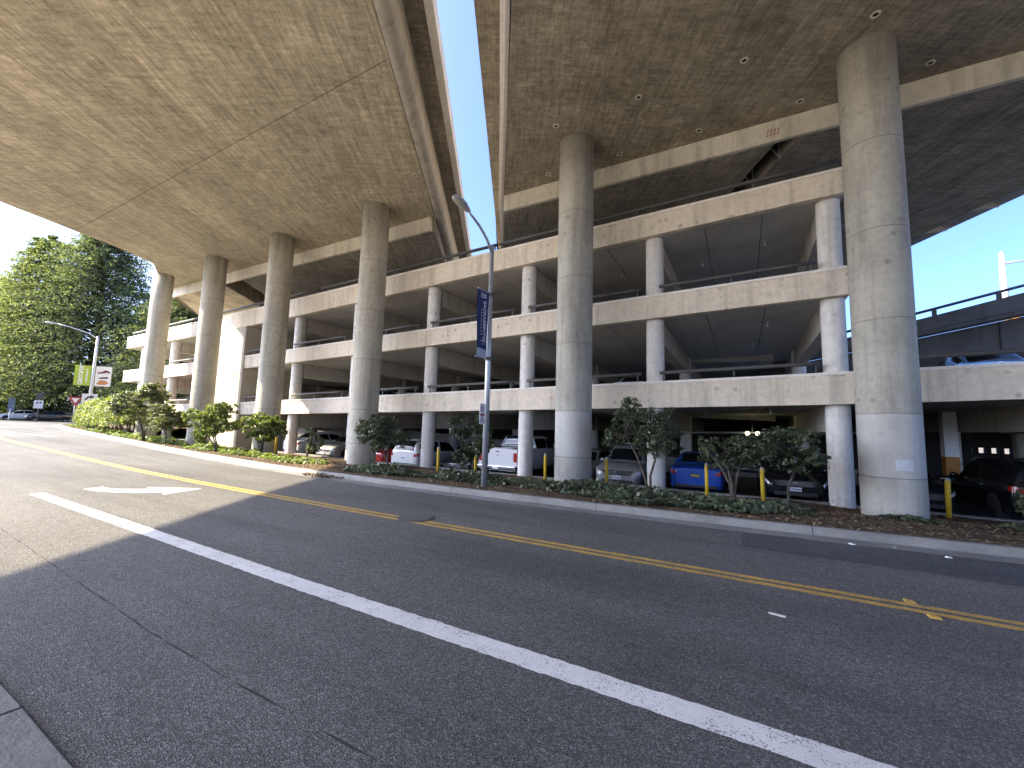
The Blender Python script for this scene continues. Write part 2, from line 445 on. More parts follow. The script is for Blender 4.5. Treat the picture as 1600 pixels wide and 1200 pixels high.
# ------------------------------------------------------------------ terrain
def sstep(t): t = max(0., min(1., t)); return t * t * (3 - 2 * t)
def rise(x): return .6 * sstep((-15 - x) / 45)
KERB = [(42, 13.6), (28, 11.6), (16, 10.35), (8, 9.65), (3.6, 9.28), (0, 9.03), (-2.8, 8.90), (-6, 8.82), (-8.9, 8.80), (-12, 8.90), (-14.4, 9.05), (-17.2, 9.36), (-22.1, 9.82), (-26.1, 10.2),
        (-32.5, 10.9), (-38, 11.3), (-46.5, 12.15), (-53, 13.2), (-58, 14.3), (-60.5, 15.4), (-61.8, 17.2), (-62.3, 20), (-62.6, 30)]
def kerb_y(x):
    ks = [k for k in KERB if k[1] < 15.5]
    for (x0, y0), (x1, y1) in zip(ks[:-1], ks[1:]):
        if x1 <= x <= x0: return y0 + (y1 - y0) * (x - x0) / (x1 - x0)
    return ks[0][1] if x > ks[0][0] else ks[-1][1]
def strip_z(x, y):
    y0 = kerb_y(x) + .17
    back = -.30 if x > -44 else -.30 + .42 * sstep((-44 - x) / 6)
    t = max(0., min(1., (y - y0) / (15.4 - y0)))
    return .125 + (back - .125) * t + rise(x) + .035 * math.sin(x * 1.7 + y * .6) * math.sin(y * 1.9 + x * .4) * min(1, t * 5)
def floor_z(x):
    return max(-.55 + .017 * (min(x, 4) - 1), -.80) + rise(x) * 1.0

# the ground to the horizon
xs = [-1200, -500, -250, -130, -90] + [-75 + 3 * i for i in range(14)] + [-30, -15, 0, 20, 60, 150, 400, 1200]
ys = [-1200, -400, -150, -60, -20, 0, 10, 16, 24, 34, 60, 150, 400, 1200]
def gz(x, y):
    lo = rise(x) - 1.25; hi = rise(x) - .05
    return lo + (hi - lo) * sstep((-48 - x) / 6)
g = MB(); g.grid([[(x, y, gz(x, y)) for y in ys] for x in xs], True); struct(g.build('ground', M['earth']))

# road sheet: everything between the near gutter and the far kerb, and the junction on the left
def dense(a, b, st):
    n = max(1, int(abs(b - a) / st)); return [a + (b - a) * i / n for i in range(n + 1)]
rx = dense(42, -60, 1.5)
rows = []
for x in rx:
    y1 = kerb_y(x) + .02
    rows.append([(x, y, rise(x)) for y in [-3.0, .2] + [.93 + (y1 - .93) * j / 6 for j in range(7)]])
g = MB(); g.grid(rows, True)
g.grid([[(x, y, rise(x)) for y in (-60, -14, 0, 8, 14.5, 16, 22, 40, 90)] for x in (-60, -62.2, -68, -74, -82, -96)], True)
struct(g.build('road', M['asphalt']))

# near gutter slab and sidewalk at the lower left corner of the picture
g = MB()
yy = .93
xj = [12, 6, 1.5, -.9, -3.76, -6.6, -9.5, -16, -24, -40]
for a, b in zip(xj[:-1], xj[1:]):
    g.hexa([(b + .008, .33, .012 + rise(b)), (a - .008, .33, .012 + rise(a)), (a - .008, .925 + .012 * math.sin(a * 3), .010 + rise(a)), (b + .008, .925 + .012 * math.sin(b * 3), .010 + rise(b)),
            (b + .008, .33, .026 + rise(b)), (a - .008, .33, .026 + rise(a)), (a - .008, .925 + .012 * math.sin(a * 3), .022 + rise(a)), (b + .008, .925 + .012 * math.sin(b * 3), .022 + rise(b))])
o = g.build('gutter', M['gutter']); bevel(o, .006, 1); struct(o)
g = MB(); g.box(-60, 12, .15, .325, -.2, .16); o = g.build('near_kerb', M['kerb']); bevel(o, .02, 2); struct(o)
g = MB(); g.box(-60, 12, -3.2, .145, -.2, .165); struct(g.build('sidewalk', M['gutter']))

g = MB(); g.grid([[(x, y, .15) for y in (-60, -30, -12, -3.21)] for x in (40, 10, -20, -45)], False); struct(g.build('unseen_bounce_slab', M['bounce_slab']))  # invented pale slab out of view, added to bounce sun onto the soffits
# far kerb: a swept profile with joints
def offset_path(path, d):
    out = []
    for i, p in enumerate(path):
        a = Vector(path[max(i - 1, 0)]); b = Vector(path[min(i + 1, len(path) - 1)])
        t = (b - a).normalized(); n = Vector((t.y, -t.x)) 
        out.append((p[0] + n.x * d, p[1] + n.y * d))
    return out
def resample(path, step):
    out = [path[0]]
    for a, b in zip(path[:-1], path[1:]):
        L = math.hypot(b[0] - a[0], b[1] - a[1]); n = max(1, int(L / step))
        for i in range(1, n + 1): out.append((a[0] + (b[0] - a[0]) * i / n, a[1] + (b[1] - a[1]) * i / n))
    return out
kp = resample(KERB, .5)
k_in = offset_path(kp, -.45); k_face = kp; k_top0 = offset_path(kp, .03); k_top1 = offset_path(kp, .18); k_back = offset_path(kp, .185)
if k_top1[10][1] < kp[10][1]:
    k_in = offset_path(kp, .45); k_top0 = offset_path(kp, -.03); k_top1 = offset_path(kp, -.18); k_back = offset_path(kp, -.185)
g = MB(); g2 = MB(); gj = MB()
rowk = []
for i in range(len(kp)):
    r = rise(kp[i][0])
    jn = 0.0
    rowk.append([(k_face[i][0], k_face[i][1], r - .05), (k_face[i][0], k_face[i][1], r + .01), (k_top0[i][0], k_top0[i][1], r + .125), (k_top0[i][0] * .8 + k_top1[i][0] * .2, k_top0[i][1] * .8 + k_top1[i][1] * .2, r + .14), (k_top1[i][0], k_top1[i][1], r + .14), (k_back[i][0], k_back[i][1], r - .2)])
g.grid(rowk, True)
o = g.build('kerb', M['kerb']); struct(o)
g2.grid([[(a[0], a[1], rise(a[0]) + .010), (b[0], b[1], rise(b[0]) + .006)] for a, b in zip(k_in, k_face)], True)
struct(g2.build('kerb_gutter', M['gutter']))
for i in range(4, len(kp) - 40, 7):
    a = Vector((*k_face[i], 0)); b = Vector((*k_top1[i], 0)); t = Vector((*kp[i + 1], 0)) - Vector((*kp[i], 0)); t = t.normalized() * .006; r = rise(kp[i][0])
    c0 = Vector((*k_top0[i], r + .128)); n = (a - b).normalized() * .003; up = Vector((0, 0, .0035))
    f0 = Vector((a.x, a.y, r + .0)) + n; f1 = c0 + n + up
    gj.add([f0 - t, f0 + t, f1 + t, f1 - t], [(0, 1, 2, 3)])
    e0 = Vector((*k_top0[i], r + .14)) * .8 + Vector((*k_top1[i], r + .14)) * .2 + up; e1 = Vector((b.x, b.y, r + .14)) + up
    gj.add([f1 - t, f1 + t, e0 + t, e0 - t, e1 + t, e1 - t], [(0, 1, 2, 3), (3, 2, 4, 5)])
struct(gj.build('kerb_joints', M['crack']))

# planting strip with uneven mulch
rows = []
for x in dense(14, -47, .45):
    y0 = kerb_y(x) + .175
    rows.append([(x, y0 + (15.55 - y0) * j / 16, strip_z(x, y0 + (15.55 - y0) * j / 16)) for j in range(17)])
for x in dense(-47.5, -61.3, .7):
    y0 = kerb_y(x) + .175; y1 = max(y0 + .3, min(30, 18 + (-47 - x) * 3))
    rows.append([(x, y0 + (y1 - y0) * j / 16, rise(x) + .13) for j in range(17)])
g = MB(); g.grid(rows, True); struct(g.build('planting_strip', M['soil']))
# garage floor and its kerb
g = MB(); g.grid([[(x, y, floor_z(x)) for y in (15.5, 22, 34, 60)] for x in dense(40, -47, 3)], True); struct(g.build('garage_floor', M['asphalt_patch']))
g = MB()
for a, b in zip(dense(14, -47, 3)[:-1], dense(14, -47, 3)[1:]):
    za, zb = strip_z(a, 15.5) + .05, strip_z(b, 15.5) + .05
    g.hexa([(b, 15.45, zb - 1), (a, 15.45, za - 1), (a, 15.65, za - 1), (b, 15.65, zb - 1), (b, 15.45, zb), (a, 15.45, za), (a, 15.65, za), (b, 15.65, zb)])
struct(g.build('garage_kerb', M['kerb']))

# road markings, each a sheet 4 mm above the road
def ribbon(name, path, wd, mat, dz=.004):
    p = resample(path, .05 if wd > .2 else .12); a = offset_path(p, wd / 2); b = offset_path(p, -wd / 2)
    jt = .007 if wd > .05 else (.009 if mat is M['crack'] else .004)
    a = [(u[0], u[1] + random.uniform(-jt, jt)) for u in a]; b = [(u[0], u[1] + random.uniform(-jt, jt)) for u in b]
    g = MB(); g.grid([[(u[0], u[1], rise(u[0]) + dz), (v[0], v[1], rise(v[0]) + dz)] for u, v in zip(a, b)], False)
    return struct(g.build(name, mat))
ribbon('white_line', [(14, 3.02), (-.2, 3.0), (-4, 3.0), (-13.5, 3.13)], .225, M['white_paint'])
YEL = [(30, 7.6), (20, 6.7), (10, 6.15), (2.2, 5.96), (-5, 5.92), (-10, 5.93), (-13, 5.97), (-16.8, 6.08), (-24.4, 6.42), (-36, 6.75), (-48, 8.0), (-56, 9.5)]
yp = resample(YEL, .8)
ribbon('yellow_line', offset_path(yp, .085), .10, M['yellow_paint'])
ribbon('yellow_line', offset_path(yp, -.085), .10, M['yellow_paint'])
g = MB(); ar = [(-13.55, 3.88), (-13.02, 3.94), (-12.58, 4.09), (-12.1, 4.33), (-11.79, 4.73), (-11.4, 4.59), (-11.72, 5.5), (-12.87, 4.85), (-12.51, 4.73), (-12.97, 4.36), (-13.32, 4.25), (-13.65, 4.26)]
g.add([(x, y, .0045) for x, y in ar], [tuple(range(len(ar)))]); struct(g.build('turn_arrow', M['white_paint']))
g = MB(); g.grid([[(-41, 8.45, rise(-41) + .0045), (-40.6, 8.75, rise(-40.6) + .0045)], [(-37.7, 9.1, rise(-37.7) + .0045), (-37.5, 9.3, rise(-37.5) + .0045)]], False); struct(g.build('lane_arrow', M['white_paint']))
for dx in (0, 4.0):
    g = MB(); g.grid([[(-63.5 - dx, y, .606), (-63.1 - dx, y, .606)] for y in (2, 8, 14.0)], False); struct(g.build('crosswalk_line', M['white_paint']))
ribbon('road_seam', [(8, 1.80), (2, 1.74), (-.5, 1.78), (-2.0, 1.73), (-3.9, 1.72), (-6, 1.80), (-9.6, 1.95), (-20, 2.5)], .009, M['crack'], .003)
ribbon('road_seam', [(12, 7.7), (4, 7.55), (-.05, 7.55)], .012, M['crack'], .0065)
g = MB(); g.grid([[(x, y0, .0035), (x, y1, .0035)] for x, y0, y1 in ((-.05, 7.56, 8.56), (3, 7.58, 8.7), (8, 7.62, 9.1), (14, 7.8, 9.6))], False); struct(g.build('road_patch', M['asphalt_patch']))
mh = MB()
mh.tube([(-5.35, 6.12, .003), (-5.35, 6.12, .012)], [.345, .335], 40)
mo = tag(mh.build('manhole_cover', M['iron']), 'round iron manhole cover set on the double yellow line', 'manhole')
g = MB()
for k in range(9):
    yv = -.24 + k * .06; hw = math.sqrt(max(0, .3 ** 2 - yv ** 2))
    g.box(-5.35 - hw, -5.35 + hw, 6.12 + yv - .012, 6.12 + yv + .012, .0121, .018)
g.build('rib', M['iron'], mo)

# ------------------------------------------------------------------ viaduct
S0, S1, ZF = 12.06, 11.345, 13.39     # soffit, lower box soffit, overhang underside
D = Vector((-.515, .857)); N = Vector((.857, .515))
def left_edge(y):                   # left edge of the left deck at soffit level
    E = [(-7, -34), (-14.5, -20), (-20.0, -9.6), (-21.4, -7.1), (-22.5, -5.4), (-24.2, -2.9), (-25.9, .0), (-28.2, 2.4), (-31.8, 4.75), (-32.9, 7.8), (-33.55, 9.65), (-34.8, 12.05), (-36.6, 12.9), (-38.3, 13.75), (-41.4, 15.3), (-46, 18.6), (-57, 28.5), (-76, 43.7)]
    return [e for e in E]
vl = tag(empty('viaduct', (-15, 14, 0)), 'left concrete freeway viaduct on four tall round columns, beside the gap of blue sky', 'viaduct')
def place(o, par): o.parent = par; o.matrix_parent_inverse = Matrix.Translation(par.location).inverted(); return o
def seam(n0, y):                    # point on the line N.p = n0 at this y
    return ((n0 - N.y * y) / N.x, y)
LE = left_edge(0)
RE = [seam(-3.382, y) for y in (15.3, 7.68, -34)]
near = [p for p in LE if p[1] <= 15.3]
# deck underside split at the construction joint Y = 8.1 (a narrow groove stays between)
def clip_poly(pts, ymin=None, ymax=None):
    def cl(P, inside, inter):
        out = []
        for i in range(len(P)):
            a, b = P[i], P[(i + 1) % len(P)]
            if inside(a): out.append(a)
            if inside(a) != inside(b): out.append(inter(a, b))
        return out
    if ymin is not None: pts = cl(pts, lambda p: p[1] >= ymin, lambda a, b: (a[0] + (b[0] - a[0]) * (ymin - a[1]) / (b[1] - a[1]), ymin))
    if ymax is not None: pts = cl(pts, lambda p: p[1] <= ymax, lambda a, b: (a[0] + (b[0] - a[0]) * (ymax - a[1]) / (b[1] - a[1]), ymax))
    return pts
polyL = near + [(-38.6, 15.3)] * 0 + [seam(-3.382, 15.3), seam(-3.382, -34)]
for a, b in ((None, 7.67), (7.70, 15.3)):
    pp = clip_poly(polyL, a, b)
    ar_ = sum(pp[i][0] * pp[(i + 1) % len(pp)][1] - pp[(i + 1) % len(pp)][0] * pp[i][1] for i in range(len(pp)))
    if ar_ < 0: pp = pp[::-1]
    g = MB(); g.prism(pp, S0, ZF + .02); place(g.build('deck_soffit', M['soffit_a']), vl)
# rounded edge web and overhang on the sky side
def edge_profile(sections, name, mat, par, smooth=True):
    g = MB(); g.grid(sections, smooth); return place(g.build(name, mat), par)
def arc_pts(r, n=8): return [(r * math.sin(math.pi / 2 * k / n), r * (1 - math.cos(math.pi / 2 * k / n))) for k in range(n + 1)]
rows = []
for y in (-40, -20, -5, 2, 5, 10, 16, 26, 45, 70):
    row = []
    for dn, dz in [(0, 0)] + [(.06 + a, b) for a, b in arc_pts(.34)] + [(.40, 1.36)]:
        p = seam(-3.368 + dn, y); row.append((p[0], p[1], S0 + .012 + dz))
    rows.append(row)
edge_profile(rows, 'edge_web', M['gbeam'], vl)
g = MB()
P = [seam(-3.325, -40), seam(-2.147, -40), seam(-2.147, 70), seam(-3.325, 70)]
g.prism(P, ZF, ZF + .28); place(g.build('deck_overhang', M['soffit_b']), vl)
g = MB(); P = [seam(-2.375, -40), seam(-2.12, -40), seam(-2.12, 70), seam(-2.375, 70)]
g.prism(P, ZF - .03, ZF + .2); place(g.build('fascia', M['cap'], None), vl)
g = MB(); P = [seam(-2.49, -40), seam(-2.204, -40), seam(-2.204, 70), seam(-2.49, 70)]
g.prism(P, ZF + .285, ZF + 1.1); place(g.build('traffic_barrier', M['beam']), vl)
# deck slab over everything, traffic barrier on the left side
pd = LE + [seam(-3.325, 70), seam(-3.325, -40)]
pd = [p for p in pd]
g = MB(); g.prism(pd[::-1], ZF + .021, ZF + .27); place(g.build('deck_slab', M['soffit_b']), vl)
le = resample(LE, 3)
g = MB()
g.grid([[(x, y, S0 + .03), (x - .12, y + .02, S0 + .10), (x - .18, y + .04, S0 + .25), (x - .18, y + .04, ZF + 1.1), (x + .15, y, ZF + 1.1), (x + .15, y, ZF + .1)] for x, y in le], True, True)
place(g.build('edge_web', M['gbeam']), vl)
# crossbeam face and the lower boxes beyond it
def crossbeam(x0, x1, par):
    g = MB(); g.box(x0, x1, 15.3, 15.47, S1, S0 + .9)
    return place(bevel(g.build('crossbeam', M['beam']), .02, 1), par)
crossbeam(-41.3, -13.39, vl)
def dirpoly(x0, x1, y0, y1, d=(-.58, .815), d1=None):
    L = (y1 - y0) / d[1]; d1 = d1 or d; L1 = (y1 - y0) / d1[1]
    return [(x0, y0), (x1, y0), (x1 + d1[0] * L1, y1), (x0 + d[0] * L, y1)]
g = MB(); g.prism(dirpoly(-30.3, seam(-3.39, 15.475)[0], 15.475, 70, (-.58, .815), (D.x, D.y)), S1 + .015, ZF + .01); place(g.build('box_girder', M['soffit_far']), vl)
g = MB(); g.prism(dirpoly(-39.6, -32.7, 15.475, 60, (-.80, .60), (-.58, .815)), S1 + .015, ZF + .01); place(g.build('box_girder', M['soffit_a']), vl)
for k in range(9):
    g = MB(); y = 16.7 + k * 1.7; L = (y - 15.475) / .815; xa = -30.3 - .58 * L; 
    g.tube([(xa, y, S1 + .25), (xa - 2.3, y - 1.2, S1 + 1.3)], .035, 6)
    place(g.build('pipe_bracket', M['galv']), vl)
g = MB(); L = 40
for off, zz in ((.35, .55), (.75, .8)):
    g.tube([(-30.3 - off, 16.2, S1 + zz), (-30.3 - off - .58 * L, 16.2 + .815 * L, S1 + zz)], .09, 8)
place(g.build('utility_pipe', M['rail']), vl)
for k in range(14):
    g = MB(); t = k * 1.25; x = -39.6 - .8 * t; y = 16.05 + .6 * t
    g.box(x - .55, x + .02, y - .06, y + .06, S1 + .2, ZF)
    place(g.build('edge_rib', M['gbeam']), vl)

vr = tag(empty('viaduct', (0, 14, 0)), 'right concrete freeway viaduct overhead with drain holes, on two tall round columns', 'viaduct')
OUT = [(14.25, -29.6), (-6.19, 8.39), (-13.44, 21.88), (-36.6, 64.9)]       # outer lip at the overhang
SEAM = [(17.5, -30.4), (-4.665, 7.857), (-9.2, 15.3)]
WEB = [(17.2, -30.4), (-4.89, 7.71), (-6.98, 11.24), (-9.45, 15.3), (-11.59, 19.19), (-38, 64.6)]
RIGHT = [(26, -1.2), (48, -44)]
pp = [SEAM[0], (37.95, -30.4), (13.4, 15.3), SEAM[2], SEAM[1]]
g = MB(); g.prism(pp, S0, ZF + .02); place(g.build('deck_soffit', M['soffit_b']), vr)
wb = resample(WEB, 2.5)
g = MB()
g.grid([[(x - .015, y, S0 + .02 + 1.4), (x - .015, y, S0 - .02), (x + .15, y, S0 - .05), (x + .27, y, S0 - .02), (x + .27, y, S0 + 1.4)] for x, y in wb], False)
place(g.build('edge_web', M['cap']), vr)
rows = [[(x + .02, y, ZF), (u, v, ZF), (u, v, ZF + .35), (u + .3, v, ZF + .35), (u + .3, v, ZF + 1.1), (u + .6, v, ZF + 1.1)] for (x, y), (u, v) in
        zip([(17.2, -30.4), (-4.89, 7.71), (-11.59, 19.19), (-38, 64.6)], [(14.25, -29.6), (-6.19, 8.39), (-12.0, 19.19), (-36.6, 64.9)])]
g = MB(); g.grid(rows, False); place(g.build('deck_overhang', M['soffit_b']), vr)
g = MB(); g.prism([(14.45, -29.4), (37.4, -29.4), (11.4, 19), (-13.9, 66.5), (-37.4, 66.5), (-11.78, 19.2), (-5.98, 8.36)], ZF + .36, ZF + .6); place(g.build('deck_slab', M['soffit_b']), vr)
crossbeam(-9.18, 13.35, vr)
REY = lambda y: 7.55 + (26.22 - y) * (2.2 / 4.1)      # right rim of the far deck
g = MB(); g.prism([(-9.21, 15.475), (1.19, 15.475), (1.19 - .46 * 60, 15.475 + .888 * 60), (-9.7 - 31.7, 15.475 + 53.3)], S1 + .015, ZF + .3); place(g.build('box_girder', M['soffit_far']), vr)
g = MB(); g.prism([(1.88, 15.475), (REY(15.475), 15.475), (REY(70), 70), (1.88 - .46 * 60, 70)], S1 + .015, ZF + .3); place(g.build('box_girder', M['soffit_far']), vr)
for k in range(4):
    g = MB(); y = 16.4 + k * 1.5; x = 1.88 - .518 * (y - 15.475)
    g.tube([(x - .02, y, S1 + .02), (x - .95, y - .45, S1 + 1.2)], .03, 6); g.box(x - .06, x + .0, y - .05, y + .05, S1 + .0, S1 + 1.0)
    place(g.build('pipe_bracket', M['galv']), vr)
g = MB()
rows = []
for y in (16, 30, 50, 70):
    x = REY(y); rows.append([(x, y, S1 + .9), (x + 1.25, y + .55, S1 + .35), (x + 1.25, y + .55, ZF + .5), (x, y, ZF + .5)])
g.grid(rows, False); place(g.build('deck_overhang', M['gbeam']), vr)
for k in range(16):
    g = MB(); y = 16.6 + k * 1.9; x = REY(y)
    g.hexa([(x - .0, y - .05, S1 + .1), (x + 1.2, y + .5, S1 + .3), (x + 1.2, y + .6, S1 + .3), (x, y + .05, S1 + .1), (x, y - .05, S1 + .9), (x + 1.2, y + .5, S1 + .5), (x + 1.2, y + .6, S1 + .5), (x, y + .05, S1 + .9)])
    place(g.build('edge_rib', M['gbeam']), vr)
g = MB()
for px0, y0 in ((4.37, 16.15), (7.4, 16.15)):
    a = Vector((px0, y0, S1 + .012)); b = a + Vector((-.46, .888, 0)) * 50; n = Vector((.888, .46, 0)) * .015
    g.add([a - n, a + n, b + n, b - n], [(0, 3, 2, 1)])
place(g.build('form_joint', M['crack']), vr)

# tall columns
def tall_column(x, par, mat, y=13.49, r=.6175):
    z0 = strip_z(x, y) - .3
    g = MB(); n = 48; zs = [z0, .765, 2.355, 4.75, 7.2, 9.7, 12.2, S0]
    g.tube([(x, y, z) for z in zs], r, n, False)
    return place(g.build('column', mat), par)
for x in (3.155, -5.045): tall_column(x, vr, M['column'])
for x in (-15.2, -22.65, -29.72, -37.0): tall_column(x, vl, M['column_lit'])
# a repainted patch on the broad right column
g = MB(); cx_, cy_, r_ = 3.155, 13.49, .6215
g.grid([[(cx_ + r_ * math.sin(math.radians(a)), cy_ - r_ * math.cos(math.radians(a)), z) for z in (.97, 1.09, 1.22)] for a in (-6, 0, 6, 12, 18, 24)], True)
place(g.build('paint_patch', plain('pale_grey_wall_paint', (.52, .53, .55), .8)), vr)
# drains in the soffits
def drain(x, y, par):
    g = MB(); n = 20
    ring = [[(x + r * math.cos(2 * math.pi * j / n), y + r * math.sin(2 * math.pi * j / n), z) for r, z in ((.060, S0 + .05), (.062, S0 - .018), (.105, S0 - .014), (.115, S0 + .01))] for j in range(n + 1)]
    g.grid(ring, True); o = place(g.build('drain_ring', M['beam']), par)
    g = MB(); g.tube([(x, y, S0 - .003), (x, y, S0 + .02)], .075, 16); place(g.build('drain_hole', M['black']), par)
for x in (6.2, 3.116, .295, -2.584, -5.358): drain(x, 12.29, vr)
for x in (4.8, 1.815, -1.064, -3.8, -6.717): drain(x, 14.7, vr)
for x in (-11.74, -14.46, -16.99): drain(x, 12.31, vl)
for x in (-13.2, -17.6, -20.3): drain(x, 14.69, vl)
# painted survey marks on the crossbeam
for r in range(2):
    for c in range(4):
        g = MB(); x = .93 + c * .10 + .02 * r; z = S1 + .20 + r * .13
        g.box(x, x + .055, 15.291, 15.297, z, z + .025); g.box(x + .03, x + .055, 15.291, 15.297, z + .026, z + .085)
        if c % 2: g.box(x, x + .02, 15.291, 15.297, z + .05, z + .085)
        place(g.build('spray_mark', M['red_mark']), vr)

# ------------------------------------------------------------------ parking garage
ga = tag(empty('parking_garage', (0, 15, 0)), 'four level open concrete parking garage with beige parapets and pipe rails under the viaducts', 'parking garage')
YF, YB, GX0, GX1 = 15.0, 34.0, -46.7, 2.86
def lin(pts):
    def f(x):
        if x <= pts[0][0]: a, b = pts[0], pts[1]
        elif x >= pts[-1][0]: a, b = pts[-2], pts[-1]
        else:
            for a, b in zip(pts[:-1], pts[1:]):
                if a[0] <= x <= b[0]: break
        return a[1] + (b[1] - a[1]) * (x - a[0]) / (b[0] - a[0])
    return f
L4T = lin([(-46.7, 8.50), (-31, 8.82), (-23.4, 9.0), (2.8, 9.76)]); L4B = lin([(-46.7, 7.52), (-31, 7.72), (-22.7, 7.95), (-4.8, 8.66), (2.8, 8.97)])
L3T = lin([(-46.7, 5.56), (-31, 5.74), (-23.4, 5.93), (2.8, 6.70)]); L3B = lin([(-46.7, 4.58), (-31, 4.92), (-23.3, 5.12), (2.8, 5.84)])
L2T = lin([(-46.7, 2.60), (-31, 2.70), (-23, 2.92), (2.8, 3.57), (6.2, 3.68), (30, 3.9)]); L2B = lin([(-46.7, 1.75), (-31, 1.95), (-22, 2.12), (2.8, 2.63), (6.1, 2.76), (30, 3.0)])
def band(x0, x1, zt, zb, y0=YF, y1=YF + .22, st=2.6):
    xs_ = dense(x0, x1, st); g = MB()
    g.grid([[(x, y1, zb(x)), (x, y0, zb(x)), (x, y0, zt(x) - .085), (x, y1, zt(x) - .085), (x, y1, zb(x))] for x in xs_], False, True)
    for x in (x0, x1): g.add([(x, y1, zb(x)), (x, y0, zb(x)), (x, y0, zt(x) - .085), (x, y1, zt(x) - .085)], [(0, 1, 2, 3) if x == x0 else (3, 2, 1, 0)])
    o = place(g.build('parapet', M['band']), ga)
    g = MB(); g.grid([[(x, y1 + .02, zt(x) - .084), (x, y0 - .035, zt(x) - .084), (x, y0 - .035, zt(x)), (x, y1 + .02, zt(x)), (x, y1 + .02, zt(x) - .084)] for x in xs_], False, True)
    for x in (x0, x1): g.add([(x, y1 + .02, zt(x) - .084), (x, y0 - .035, zt(x) - .084), (x, y0 - .035, zt(x)), (x, y1 + .02, zt(x))], [(0, 1, 2, 3) if x == x0 else (3, 2, 1, 0)])
    c = g.build('parapet_cap', M['cap']); place(c, ga)
    # drip groove / formwork line under the cap
    return o
def slab(x0, x1, zb, y0, y1, th=.22, tilt=0.0):
    xs_ = dense(x0, x1, 2.6); g = MB()
    g.grid([[(x, y0, zb(x) + .03), (x, y1, zb(x) + .03 + tilt), (x, y1, zb(x) + .03 + th + tilt), (x, y0, zb(x) + .03 + th), (x, y0, zb(x) + .03)] for x in xs_], False)
    for x in (x0, x1): g.add([(x, y0, zb(x) + .03), (x, y1, zb(x) + .03 + tilt), (x, y1, zb(x) + .03 + th + tilt), (x, y0, zb(x) + .03 + th)], [(0, 1, 2, 3)])
    return place(g.build('floor_slab', M['slab']), ga)
band(GX0, GX1, L4T, L4B); band(GX0, GX1, L3T, L3B); band(GX0, 30, L2T, L2B)
slab(GX0, GX1, L4B, YF + .222, YB); slab(GX0, GX1, L3B, YF + .222, YB); slab(GX0, 30, L2B, YF + .222, YB)
LV = [(L2T, L2B), (L3T, L3B), (L4T, L4B)]
colx = [2.5 - 5.2 * k for k in range(10)]
def gcol(x, y, z0, z1, r=.31, mat='garage_column'):
    g = MB(); g.tube([(x, y, z0), (x, y, z0 + (z1 - z0) * .5), (x, y, z1)], r, 28, False); return place(g.build('column', M[mat]), ga)
for x in colx:
    if -31.6 < x < -28.1: continue
    gcol(x, 15.55, strip_z(x, 15.4) - .6, L2B(x) + .025)
    gcol(x, 15.55, L2B(x) + .255, L3B(x) + .025)
    gcol(x, 15.55, L3B(x) + .255, L4B(x) + .025)
for x in (7.7, 12.9, 18.1): 
    if x > 8: gcol(x, 15.55, -1, L2B(x) + .025)
for x in colx[:8] + [7.7, 12.9]:
    for y in (24.5, 32.5):
        if y == 24.5 or x > 0:
            gcol(x, y, -1.2, L2B(x) + .025, .3)
        if x < 3: gcol(x, y, L2B(x) + .255, L3B(x) + .025, .3); gcol(x, y, L3B(x) + .255, L4B(x) + .025, .3)
# cross beams under every slab, haunched
for x in colx + [7.7, 12.9, 18.1]:
    for zt, zb in LV:
        if x > 3 and zb is not L2B: continue
        if -31.6 < x < -28.1: continue
        z = zb(x) + .029; d0, d1 = .82, .78; hw = .22
        g = MB(); y0, y1 = 15.86, YB - .1
        g.hexa([(x - hw, y0, z - d0), (x + hw, y0, z - d0), (x + hw, y1, z - d1), (x - hw, y1, z - d1), (x - hw, y0, z), (x + hw, y0, z), (x + hw, y1, z), (x - hw, y1, z)])
        place(g.build('beam', M['gbeam']), ga)
# internal ramps between the levels, sloping the other way
for zb in (L2B, L3B, L4B):
    g = MB()
    xa, xb = -44, 1.5
    z0, z1 = zb(xa) + .4, zb(xb) - 2.6
    y0, y1 = 25.2, YB - .3
    g.hexa([(xa, y0, z0 - .85), (xb, y0, z1 - .85), (xb, y1, z1 - .3), (xa, y1, z0 - .3), (xa, y0, z0), (xb, y0, z1), (xb, y1, z1), (xa, y1, z0)])
    place(g.build('ramp', M['slab']), ga)
# back and end walls
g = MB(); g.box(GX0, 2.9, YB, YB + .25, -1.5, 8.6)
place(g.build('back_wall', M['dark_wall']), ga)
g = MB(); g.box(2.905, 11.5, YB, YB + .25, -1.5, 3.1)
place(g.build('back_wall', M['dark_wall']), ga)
g = MB()
for zt, zb in LV: g.box(GX0, GX0 + .22, YF + .23, YB - .01, zb(GX0), zt(GX0) - .02)
place(g.build('end_parapet', M['band']), ga)
# solid stair wall on the left
g = MB(); zt = lambda x: L4B(x)
g.hexa([(-31.5, 14.93, -.8), (-28.25, 14.93, -.8), (-28.25, 19, -.8), (-31.5, 19, -.8), (-31.5, 14.93, zt(-31.5) - .01), (-28.25, 14.93, zt(-28.25) - .01), (-28.25, 19, zt(-28.25) - .01), (-31.5, 19, zt(-31.5) - .01)])
sw = place(g.build('stair_wall', M['wall']), ga)
g = MB(); g.box(-31.5, -28.25, 14.922, 14.929, 4.66, 4.685); place(g.build('wall_joint', M['crack']), ga)
# expansion joints in the slabs, seen from below
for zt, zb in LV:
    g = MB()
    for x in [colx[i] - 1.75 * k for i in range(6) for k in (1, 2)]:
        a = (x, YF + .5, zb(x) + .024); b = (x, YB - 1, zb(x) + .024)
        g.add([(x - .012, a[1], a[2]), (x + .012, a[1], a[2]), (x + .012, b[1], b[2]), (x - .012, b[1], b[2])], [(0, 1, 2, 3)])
    place(g.build('slab_joint', M['dark_wall']), ga)
